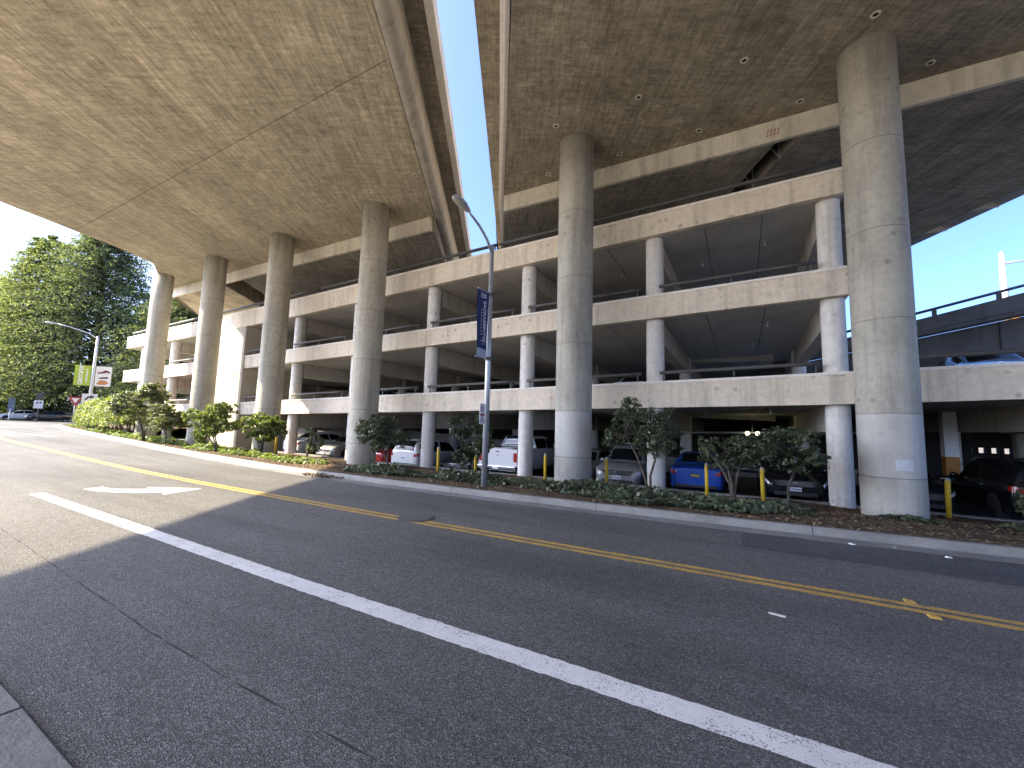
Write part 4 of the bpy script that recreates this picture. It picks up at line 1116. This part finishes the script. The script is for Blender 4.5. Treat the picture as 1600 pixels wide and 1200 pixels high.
    for s in (1, -1):
        x, y, z = section(st, s1 - .12, 5.0)
        g = MB(); g.tube([(x, s * (y + .01), z + .03), (x, s * (y + .10), z + .06), (x, s * (y + .20), z + .07), (x, s * (y + .21), z + .07)], [.03, .085, .085, .04], 10); g.build('mirror', paint if spec is not TRUCK else M['dark_plastic'], root)
        for uu in ((md - .25), (s0 + .1)):
            x, y, z = section(st, uu, 4.5)
            g = MB(); g.box(x - .10, x + .08, s * (y + .004), s * (y + .028), z - .012, z + .014); g.build('door_handle', paint, root)
        g = MB(); xa = section(st, md, 3)[0]
        pr = [section(st, md - .02, 1.2 + 3.7 * k / 8) for k in range(9)]
        g.grid([[(p[0] - .006, s * (p[1] + .003), p[2]), (p[0] + .006, s * (p[1] + .003), p[2])] for p in pr], False); g.build('door_gap', M['black'], root)
    return root
OUT_, IN_ = -math.pi / 2, math.pi / 2
def park(name, label, paint, spec, x, out, yf=16.0, plate='white', group='cars parked on the ground level', zoff=0.0, **kw):
    return make_car(name, label, paint, spec, (x, yf + spec['L'] / 2, floor_z(x) + zoff), OUT_ if out else IN_, plate, group, **kw)
park('parked_suv', 'black suv facing out behind the spreading shrub, chrome headlights and white plate', P_BLACK, SUV, 1.42, True)
park('parked_car', 'bright blue sedan parked tail out with a black and yellow plate', P_BLUE, SEDAN, -1.48, False, plate='black', zoff=.06)
park('parked_suv', 'grey suv facing out with a wide barred grille beside the broad middle column', P_GREY, SUV, -4.22, True)
park('parked_car', 'silver car mostly hidden behind the broad middle column beside the pickup', P_SILVER, SEDAN, -6.22, True, 16.5)
park('parked_pickup', 'white pickup truck parked tailgate out behind the lamp post', P_WHITE, TRUCK, -9.5, False, zoff=.05)
park('parked_car', 'charcoal sedan facing out behind the upright shrub beside the white pickup', P_DARK, SEDAN, -11.95, True)
park('parked_suv', 'white suv parked tail out beside a slim garage column, dark rear window', P_WHITE, SUV, -15.05, False)
park('parked_car', 'red car just showing beside the third tall column', P_RED, SEDAN, -17.3, False)
park('parked_car', 'pale silver sedan facing out left of the third tall column', P_SILVER, SEDAN, -21.2, True, zoff=.25)
park('parked_car', 'white car with a red tail lamp behind the small shrub at left', P_WHITE, SEDAN, -24.3, False, zoff=.25)
park('parked_car', 'dark sedan in shade under the sunlit left end of the garage', P_DARK, SEDAN, -34.4, True, detail=False)
park('parked_car', 'black car facing out just right of the broad right column', P_BLACK, SEDAN, 4.35, True, 16.2)
park('parked_suv', 'black suv parked tail out at the right edge behind the yellow bollard', P_BLACK, SUV, 6.98, False, 15.9)
park('parked_car', 'pale car deep inside the garage seen between the blue sedan and black suv', P_SILVER, SEDAN, .2, False, 24.8)
park('parked_car', 'pale car deep inside at right beyond the orange painted pillar', P_WHITE, SEDAN, 11.5, True, 25.0)
def upper(label, paint, spec, x, zb, out, yf=15.9, name='parked_car'):
    return make_car(name, label, paint, spec, (x, yf + spec['L'] / 2, zb(x) + .255), OUT_ if out else IN_, 'white', 'cars parked on the upper levels')
upper('silver car on the second level, roof just above the parapet left of the lamp post', P_SILVER, SEDAN, -11.3, L2B, True, 17.6)
upper('white car with red tail lamp on the second level right of the middle column', P_WHITE, SEDAN, -4.3, L2B, False, 18.2)
upper('pale blue car on the second level beside the third tall column', plain('pale_blue_car_paint', (.33, .40, .48), .25, .3, coat=.8), SEDAN, -20.9, L2B, True, 17.2)
upper('dark car on the third level right of the middle column', P_DARK, SUV, -4.3, L3B, True, 16.6, 'parked_suv')
upper('blue car on the open second level deck at the right edge', plain('light_blue_car_paint', (.10, .27, .50), .25, .3, coat=.8), SEDAN, 6.9, lambda x: L2B(x) + .08, True, 17.0)
upper('white car on the second level of the sunlit left block', P_WHITE, SEDAN, -40.6, L2B, False)
upper('red car on the second level of the sunlit left block', P_RED, SEDAN, -36.2, L2B, False)
make_car('parked_car', 'black sedan parked across the junction at the far left', P_BLACK, SEDAN, (-82.9, 19.6, .61), math.radians(257), 'white', 'cars parked across the junction')
make_car('parked_car', 'white sedan parked in front of the black sedan at the far left', P_WHITE, SEDAN, (-90.5, 18.6, .61), math.radians(252), 'white', 'cars parked across the junction')

# ------------------------------------------------------------------ plants
def branch_tree(name, label, cat, x, y, z, stems, clumps, leaf, nl, ls, mat, group=None, asp=.5, jit=.9, rs=.45):
    """stems: list of polylines (relative, radius start,end); clumps: (x,y,z,rx,ry,rz) relative"""
    root = tag(empty(name, (x, y, z)), label, cat, group)
    g = MB()
    for path, r0, r1 in stems:
        k = len(path); g.tube(path, [r0 + (r1 - r0) * i / (k - 1) for i in range(k)], 8)
    # twigs to clumps
    tips = [Vector(p[-1]) for p, _, _ in stems]
    for c in clumps:
        cv = Vector(c[:3]); t = min(tips, key=lambda q: (q - cv).length)
        mid = (t + cv) / 2 + Vector((random.uniform(-.06, .06), random.uniform(-.06, .06), random.uniform(-.05, .05)))
        g.tube([t, mid, cv], [.016, .012, .006], 6)
        for _ in range(3):
            e = cv + Vector((random.uniform(-1, 1) * c[3], random.uniform(-1, 1) * c[4], random.uniform(-.6, 1) * c[5])) * .8
            g.tube([mid, (mid + e) / 2 + Vector((0, 0, .03)), e], [.010, .008, .004], 5)
    g.build('trunk', M['bark'], root)
    vol = [c[3] * c[4] * c[5] for c in clumps]; tot = sum(v ** .7 for v in vol)
    pts = []; nr = []
    for c, v in zip(clumps, vol):
        m = int(nl * v ** .7 / tot)
        # sub-clusters give light and dark clumps and gaps
        nsub = max(5, m // 26)
        d = RNG.normal(0, 1, (nsub, 3)); d /= np.linalg.norm(d, axis=1, keepdims=True); rr = RNG.uniform(.35, 1.05, (nsub, 1)) ** .6
        sc = d * rr * np.array(c[3:6]) + np.array(c[:3])
        idx = RNG.integers(0, nsub, m)
        off = RNG.normal(0, 1, (m, 3)) * (rs * .30 * np.array(c[3:6]))
        p = sc[idx] + off; pts.append(p); nr.append((p - np.array(c[:3])) / np.array(c[3:6]) + np.array([0, 0, .7]))
    leaves('foliage', np.concatenate(pts), np.concatenate(nr), ls, mat, root, asp, jit)
    return root
def sh_clumps(wd, h0, h1, n, flat=1.0, dep=None, seed=0):
    r = random.Random(seed); dep = dep or wd; out = []
    for k in range(n):
        a = r.uniform(0, 6.28); rr = math.sqrt(r.uniform(.05, 1)); t = r.uniform(0, 1)
        wz = math.sin(math.pi * (.18 + .72 * t)) 
        out.append((math.cos(a) * rr * wd * .38 * wz * 1.2, math.sin(a) * rr * dep * .38 * wz * 1.2, h0 + (h1 - h0) * (.12 + .8 * t), wd * r.uniform(.13, .22), dep * r.uniform(.13, .22), (h1 - h0) * r.uniform(.13, .2) * flat))
    return out
GS = 'shrubs in the planting strip'
def shrub(label, x, y, wd, h0, h1, nstem, nl, ls, mat, seed, lean=(0, 0), nclump=12, dep=None, flat=1., name='shrub', asp=.5):
    r = random.Random(seed); stems = []
    for k in range(nstem):
        a = 6.28 * k / nstem + r.uniform(-.5, .5); q = (r.uniform(.15, .4) * wd * .6)
        tip = (math.cos(a) * q + lean[0], math.sin(a) * q * .7 + lean[1], h0 + (h1 - h0) * r.uniform(.25, .5))
        stems.append(([(r.uniform(-.05, .05), r.uniform(-.05, .05), -.15), (tip[0] * .18 + r.uniform(-.06, .06), tip[1] * .2, h0 * .5 + .05), (tip[0] * .6 + r.uniform(-.05, .05), tip[1] * .6, h0 + .1), tip], .042, .018))
    cl = [(c[0] + lean[0], c[1] + lean[1], c[2], *c[3:]) for c in sh_clumps(wd, h0, h1, nclump, flat, dep, seed)]
    return branch_tree(name, label, 'shrub', x, y, strip_z(x, y), stems, cl, None, int(nl * 1.7), ls, mat, GS, asp)
# shaded row
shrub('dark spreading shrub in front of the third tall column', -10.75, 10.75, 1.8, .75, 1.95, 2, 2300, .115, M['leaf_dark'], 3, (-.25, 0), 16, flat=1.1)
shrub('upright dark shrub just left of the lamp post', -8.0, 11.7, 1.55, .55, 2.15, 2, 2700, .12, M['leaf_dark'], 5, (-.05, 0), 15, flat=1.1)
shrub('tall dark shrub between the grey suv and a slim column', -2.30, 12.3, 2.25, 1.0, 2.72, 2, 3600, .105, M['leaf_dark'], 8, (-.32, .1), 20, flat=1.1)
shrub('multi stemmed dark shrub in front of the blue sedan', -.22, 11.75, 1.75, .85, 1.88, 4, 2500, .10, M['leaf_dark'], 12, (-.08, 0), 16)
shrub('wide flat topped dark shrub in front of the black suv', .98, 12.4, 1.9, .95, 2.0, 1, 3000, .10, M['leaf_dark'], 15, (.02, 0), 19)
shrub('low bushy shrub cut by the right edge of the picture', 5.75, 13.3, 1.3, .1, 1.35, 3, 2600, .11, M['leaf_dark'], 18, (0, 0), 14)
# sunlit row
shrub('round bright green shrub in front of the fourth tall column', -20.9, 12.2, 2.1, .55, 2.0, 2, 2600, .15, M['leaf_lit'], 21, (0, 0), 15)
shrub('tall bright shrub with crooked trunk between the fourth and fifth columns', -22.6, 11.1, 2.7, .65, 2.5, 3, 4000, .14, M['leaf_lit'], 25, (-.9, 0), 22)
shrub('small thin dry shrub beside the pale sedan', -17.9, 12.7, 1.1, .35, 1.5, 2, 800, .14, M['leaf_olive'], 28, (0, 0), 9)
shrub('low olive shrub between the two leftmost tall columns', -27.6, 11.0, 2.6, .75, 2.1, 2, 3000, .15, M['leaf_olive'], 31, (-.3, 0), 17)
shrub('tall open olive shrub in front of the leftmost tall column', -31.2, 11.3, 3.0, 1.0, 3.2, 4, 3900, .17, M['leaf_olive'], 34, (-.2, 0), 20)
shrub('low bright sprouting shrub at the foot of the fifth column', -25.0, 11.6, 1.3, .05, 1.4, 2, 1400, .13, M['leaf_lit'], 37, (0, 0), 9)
shrub('gnarled bare limbed shrub beside the stair wall', -21.4, 12.6, 1.5, .6, 1.9, 4, 700, .14, M['leaf_olive'], 39, (0, 0), 7)
# clipped hedge
hg = tag(empty('hedge', (-42, 13.2, rise(-42))), 'long rounded sunlit hedge behind the far left kerb', 'hedge')
n = 15000
t = RNG.uniform(0, 1, n); a = RNG.uniform(-.35, math.pi + .35, n); ed = np.sqrt(np.clip(1 - (2 * t - 1) ** 6, 0, 1))
rr = RNG.uniform(.72, 1.04, n)
px_ = -8.2 + t * 14.5; wob = 1 + .09 * np.sin(px_ * 2.1) + .07 * np.sin(px_ * 5.3 + 1)
pts = np.stack([px_, np.cos(a) * 1.25 * rr * ed * wob + (-px_) * .11, 1.05 + np.sin(a) * 1.45 * rr * ed * wob], 1)
leaves('foliage', pts, np.stack([np.zeros(n), np.cos(a), np.sin(a)], 1), .19, M['leaf_hedge'], hg, .55, .8)
g = MB()
for k in range(13):
    x = -7.6 + k * 1.05; y = -x * .11
    for _ in range(3): g.tube([(x, y, -.1), (x + random.uniform(-.15, .15), y + random.uniform(-.2, .2), .6), (x + random.uniform(-.4, .4), y + random.uniform(-.4, .4), 1.5)], [.05, .035, .015], 6)
g.build('stems', M['bark'], hg)

# ivy ground cover patches and mulch
def ivy(patches, n, size, mat, name, hmax=.34):
    pts = []; tot = sum(p[2] * p[3] for p in patches)
    for x, y, rx_, ry_, hh in patches:
        m = int(n * rx_ * ry_ / tot); a = RNG.uniform(0, 2 * math.pi, m); r = np.sqrt(RNG.uniform(0, 1, m)) * (1 + .12 * np.sin(a * 5 + x))
        X = x + np.cos(a) * r * rx_; Yv = y + np.sin(a) * r * ry_
        top = hh * np.clip(1.15 - r ** 2, 0.12, 1) * (.7 + .35 * np.sin(X * 4.1 + Yv * 2) * np.sin(Yv * 5 + X))
        Zv = np.array([strip_z(q, max(w_, kerb_y(q) + .1)) for q, w_ in zip(X, Yv)]) + np.abs(top) * RNG.uniform(.15, 1.0, m) + .02
        keep = Yv > np.array([kerb_y(q) + .22 for q in X])
        pts.append(np.stack([X, Yv, Zv], 1)[keep])
    pts = np.concatenate(pts)
    return leaves(name, pts, np.tile([0, -.25, 1.], (len(pts), 1)), size, mat, None, .8, .55, .1)
o = ivy([(-10.6, 10.5, 1.7, .8, .36), (-7.7, 11.2, 1.6, .9, .34), (-6.0, 11.6, .7, .6, .28), (-3.9, 11.3, 1.7, 1.1, .36), (-2.2, 10.8, 1.5, 1.2, .34), (-.7, 11.0, 1.3, 1.0, .32), (.4, 11.4, .9, .8, .22), (-4.3, 12.6, 1.0, .6, .3), (-12.2, 11.2, .8, .6, .25),
         (.9, 12.7, .6, .5, .2), (3.1, 12.5, .5, .25, .14), (5.6, 12.8, .9, .6, .28)], 15000, .125, M['leaf_ivy'], 'ivy')
stuff(o, 'dark ivy ground cover spreading over the shaded planting strip', 'ground cover')
o = ivy([(-16.6, 11.3, 1.6, .9, .2), (-20.8, 11.6, 2.2, .8, .3), (-24.0, 11.4, 1.8, .7, .4), (-30, 11.9, 2.5, .7, .4), (-36, 12.2, 3.0, .7, .35), (-42, 12.8, 3, .7, .35), (-50, 13.9, 3, .7, .3)], 12000, .17, M['leaf_lit'], 'ivy')
stuff(o, 'bright ground cover in the sunlit planting strip', 'ground cover')
n = 15000
X = RNG.uniform(-19, 8, n); t = RNG.uniform(0, 1, n) ** 1.1
Yv = np.array([kerb_y(x) + .2 for x in X]); Yv = Yv + t * (15.2 - Yv)
keep = RNG.uniform(0, 1, n) < (.35 + .65 * (np.sin(X * .7) > -.3))
X, Yv = X[keep], Yv[keep]
Zv = np.array([strip_z(a, b) for a, b in zip(X, Yv)]) + RNG.uniform(.005, .03, len(X))
o = leaves('mulch', np.stack([X, Yv, Zv], 1), np.tile([0, 0, 1.], (len(X), 1)), .085, M['chip'], None, .38, .25, .05)
stuff(o, 'brown wood chip mulch and dead leaves on the planting strip', 'mulch')
# paper litter and stones by the kerb
for (x, y), lab, s in zip([(1.5, 8.72), (2.05, 8.85), (2.6, 8.65), (-8.6, 10.35), (-6.3, 9.6), (-5.45, 10.9)],
        ['flat pale paper scrap in the gutter, leftmost of three', 'tiny white scrap against the kerb, middle of three in the gutter', 'white paper scrap farthest from the kerb at right', 'white scrap on the soil left of the lamp post', 'white crumpled scrap just right of the lamp post foot', 'pale stone at the foot of the slim column by the pickup'], [.055, .03, .045, .04, .04, .06]):
    g = MB(); zz = (.004 if y < kerb_y(x) else strip_z(x, y))
    rg = [(s * (.8 + .4 * random.random()) * math.cos(k * .9), s * .7 * (.8 + .4 * random.random()) * math.sin(k * .9)) for k in range(7)]
    vs = [(x + a, y + b, zz + .002) for a, b in rg] + [(x + a * .7, y + b * .7, zz + s * random.uniform(.2, .45)) for a, b in rg]
    g.add(vs, [tuple(range(6, -1, -1)), tuple(range(7, 14))] + [(i, (i + 1) % 7, 7 + (i + 1) % 7, 7 + i) for i in range(7)])
    tag(g.build('litter', M['litter']), lab, 'litter', 'scraps along the kerb')
for (x, y), lab in (((1.52, 6.14), 'worn yellow lane marker chip on the far side of the yellow lines'), ((1.60, 5.76), 'worn yellow lane marker chip on the near side of the yellow lines')):
    g = MB(); g.hexa([(x - .05, y - .05, .004), (x + .05, y - .05, .004), (x + .05, y + .05, .004), (x - .05, y + .05, .004), (x - .035, y - .03, .018), (x + .035, y - .03, .018), (x + .035, y + .03, .018), (x - .035, y + .03, .018)])
    tag(g.build('lane_marker', M['yellow_paint']), lab, 'lane marker')
g = MB(); g.hexa([(.18, 4.95, .004), (.32, 4.93, .004), (.32, 4.97, .004), (.18, 4.99, .004), (.18, 4.95, .01), (.32, 4.93, .01), (.32, 4.97, .01), (.18, 4.99, .01)])
tag(g.build('litter', M['litter']), 'thin white strip of litter on the road near the yellow lines', 'litter')
# dead leaves drift at the sunlit kerb
g = RNG.normal(0, 1, (220, 2)) * np.array([.42, .12]); X = -11.6 + g[:, 0]; Yv = 8.72 + g[:, 1] * .8
o = leaves('leaf_litter', np.stack([X, Yv, .02 + np.abs(RNG.normal(0, .03, 220))], 1), np.tile([0, 0, 1.], (220, 1)), .11, M['chip'], None, .5, .5)
stuff(o, 'small heap of dead leaves in the gutter at the shadow edge', 'leaf litter')

# big trees on the left
def big_tree(label, x, y, z, h, rad, nl, ls, mat, crown0=.12, top=.35, droop=.25, seed=1, nlimb=70, name='tree', prof=None):
    r = random.Random(seed); rg = np.random.default_rng(seed)
    root = tag(empty(name, (x, y, z)), label, 'tree')
    g = MB(); g.tube([(0, 0, -.5), (.1, .05, h * .35), (-.05, .1, h * .7), (0, 0, h * .97)], [h * .026, h * .02, h * .011, .03], 10)
    pts = []; nr = []
    per = nl // nlimb
    for k in range(nlimb):
        t = crown0 + (1 - crown0) * (k + r.random()) / nlimb
        f = prof(t) if prof else (math.sin(math.pi * min(1, (t - crown0) / (1 - crown0) * .78 + .22)) ** .7)
        L = rad * max(.10, f) * r.uniform(.72, 1.12); a = k * 2.399 + r.uniform(-.4, .4); z0 = h * t
        e = Vector((math.cos(a) * L, math.sin(a) * L, z0 + L * (.22 - droop * 1.1) + r.uniform(-.3, .3)))
        s = Vector((0, 0, z0 - L * .1)); md_ = (s + e) / 2 + Vector((0, 0, L * .16))
        g.tube([s, md_, e], [.03 + .012 * L, .02 + .006 * L, .015], 6)
        u = rg.uniform(.22, 1.05, per) ** .8
        base = np.array(s)[None] * ((1 - u) ** 2)[:, None] + 2 * np.array(md_)[None] * (u * (1 - u))[:, None] + np.array(e)[None] * (u ** 2)[:, None]
        ncl = max(3, per // 22); cu = rg.integers(0, ncl, per)
        off = rg.normal(0, 1, (ncl, 3)) * np.array([.16, .16, .10]) * L
        p = base + off[cu] * (.35 + u[:, None]) + rg.normal(0, 1, (per, 3)) * np.array([.10, .10, .10]) * (.6 + .12 * L)
        p[:, 2] -= droop * .35 * L * u ** 2
        pts.append(p); nr.append(np.stack([np.full(per, math.cos(a) * .5), np.full(per, math.sin(a) * .5), np.ones(per)], 1))
    g.build('trunk', M['bark'], root)
    leaves('foliage', np.concatenate(pts), np.concatenate(nr), ls, mat, root, .42, .75, .15, rg)
    return root
cp = lambda t: max(0, 1 - t) ** .45 * min(1, t * 5 + .35)
rp_ = lambda t: max(0, 1.02 - t) ** .5 * min(1, t * 3.5 + .3)
big_tree('broad tall dark tree behind the lime green banner', -86.5, 24.0, .5, 29.5, 12.5, 95000, .40, M['leaf_conifer'], .13, seed=4, nlimb=170, prof=rp_)
big_tree('lighter feathery tree left of the broad dark tree', -94, 19.5, .5, 28.5, 8.5, 70000, .38, M['leaf_yellow'], .12, seed=9, nlimb=120, prof=rp_)
big_tree('dark tree behind the left end of the garage', -72, 29, .3, 20.5, 8.5, 60000, .38, M['leaf_conifer'], .02, seed=14, nlimb=120, prof=rp_)
big_tree('bushy yellow green tree at the left edge', -104, 18.5, .5, 22.5, 10, 55000, .44, M['leaf_yellow'], .06, seed=23, nlimb=110, prof=rp_)
big_tree('small light green tree behind the far parked cars', -97, 22.8, .5, 9.5, 5.0, 14000, .34, M['leaf_yellow'], .10, seed=31, nlimb=44, prof=rp_)
big_tree('distant dark tree behind the others', -100, 38, .5, 26, 11, 34000, .62, M['leaf_conifer'], .02, seed=41, nlimb=80, prof=rp_)
hb = tag(empty('hedge', (-99, 20, .5)), 'low bright hedge behind the far parked cars', 'hedge')
n = 5000; t = RNG.uniform(-1, 1, n); a = RNG.uniform(-.3, math.pi + .3, n)
leaves('foliage', np.stack([np.cos(a) * 1.2 * RNG.uniform(.7, 1, n), t * 12, .6 + np.sin(a) * 1.5 * RNG.uniform(.7, 1, n) * (1 + .1 * np.sin(t * 20))], 1), np.stack([np.cos(a), t * 0, np.sin(a)], 1), .3, M['leaf_hedge'], hb)
g = MB()
for k in range(10): g.tube([(0, -11 + k * 2.4, -.2), (.1, -11 + k * 2.4, 1.2)], [.05, .02], 6)
g.build('stems', M['bark'], hb)

# buildings at the far left
def building(label, x, y, rz, wd, dp, ht, mat, floors, nw, roof_over=.5):
    o = tag(empty('building', (x, y, .4), rz), label, 'building')
    g = MB(); g.box(-wd / 2, wd / 2, 0, dp, -.5, ht); g.build('wall', mat, o)
    g = MB(); g.box(-wd / 2 - roof_over, wd / 2 + roof_over, -roof_over, dp + roof_over, ht + .002, ht + .45)
    g.hexa([(-wd / 2, 0, ht + .451), (wd / 2, 0, ht + .451), (wd / 2, dp, ht + .451), (-wd / 2, dp, ht + .451), (-wd / 4, dp * .3, ht + 2.2), (wd / 4, dp * .3, ht + 2.2), (wd / 4, dp * .7, ht + 2.2), (-wd / 4, dp * .7, ht + 2.2)])
    g.build('roof', M['stucco'], o)
    fh = ht / floors
    for f_ in range(floors):
        for k in range(nw):
            xx = -wd / 2 + wd * (k + .5) / nw; zz = f_ * fh + fh * .35
            g = MB(); g.box(xx - .85, xx + .85, -.05, -.004, zz - .1, zz + fh * .48 + .1); fr = g.build('window', M['white'], o)
            g = MB(); g.box(xx - .75, xx + .75, -.07, -.052, zz, zz + fh * .48); g.build('pane', M['window'], fr)
    return o
building('grey stucco apartment block half hidden by trees at the left edge', -136, 19.5, math.radians(80), 14, 14, 24.5, M['stucco'], 7, 5)
building('low pale blue building at the left edge behind the trees', -112, 17.5, math.radians(80), 9, 8, 5.6, M['blue_wall'], 2, 4, .3)
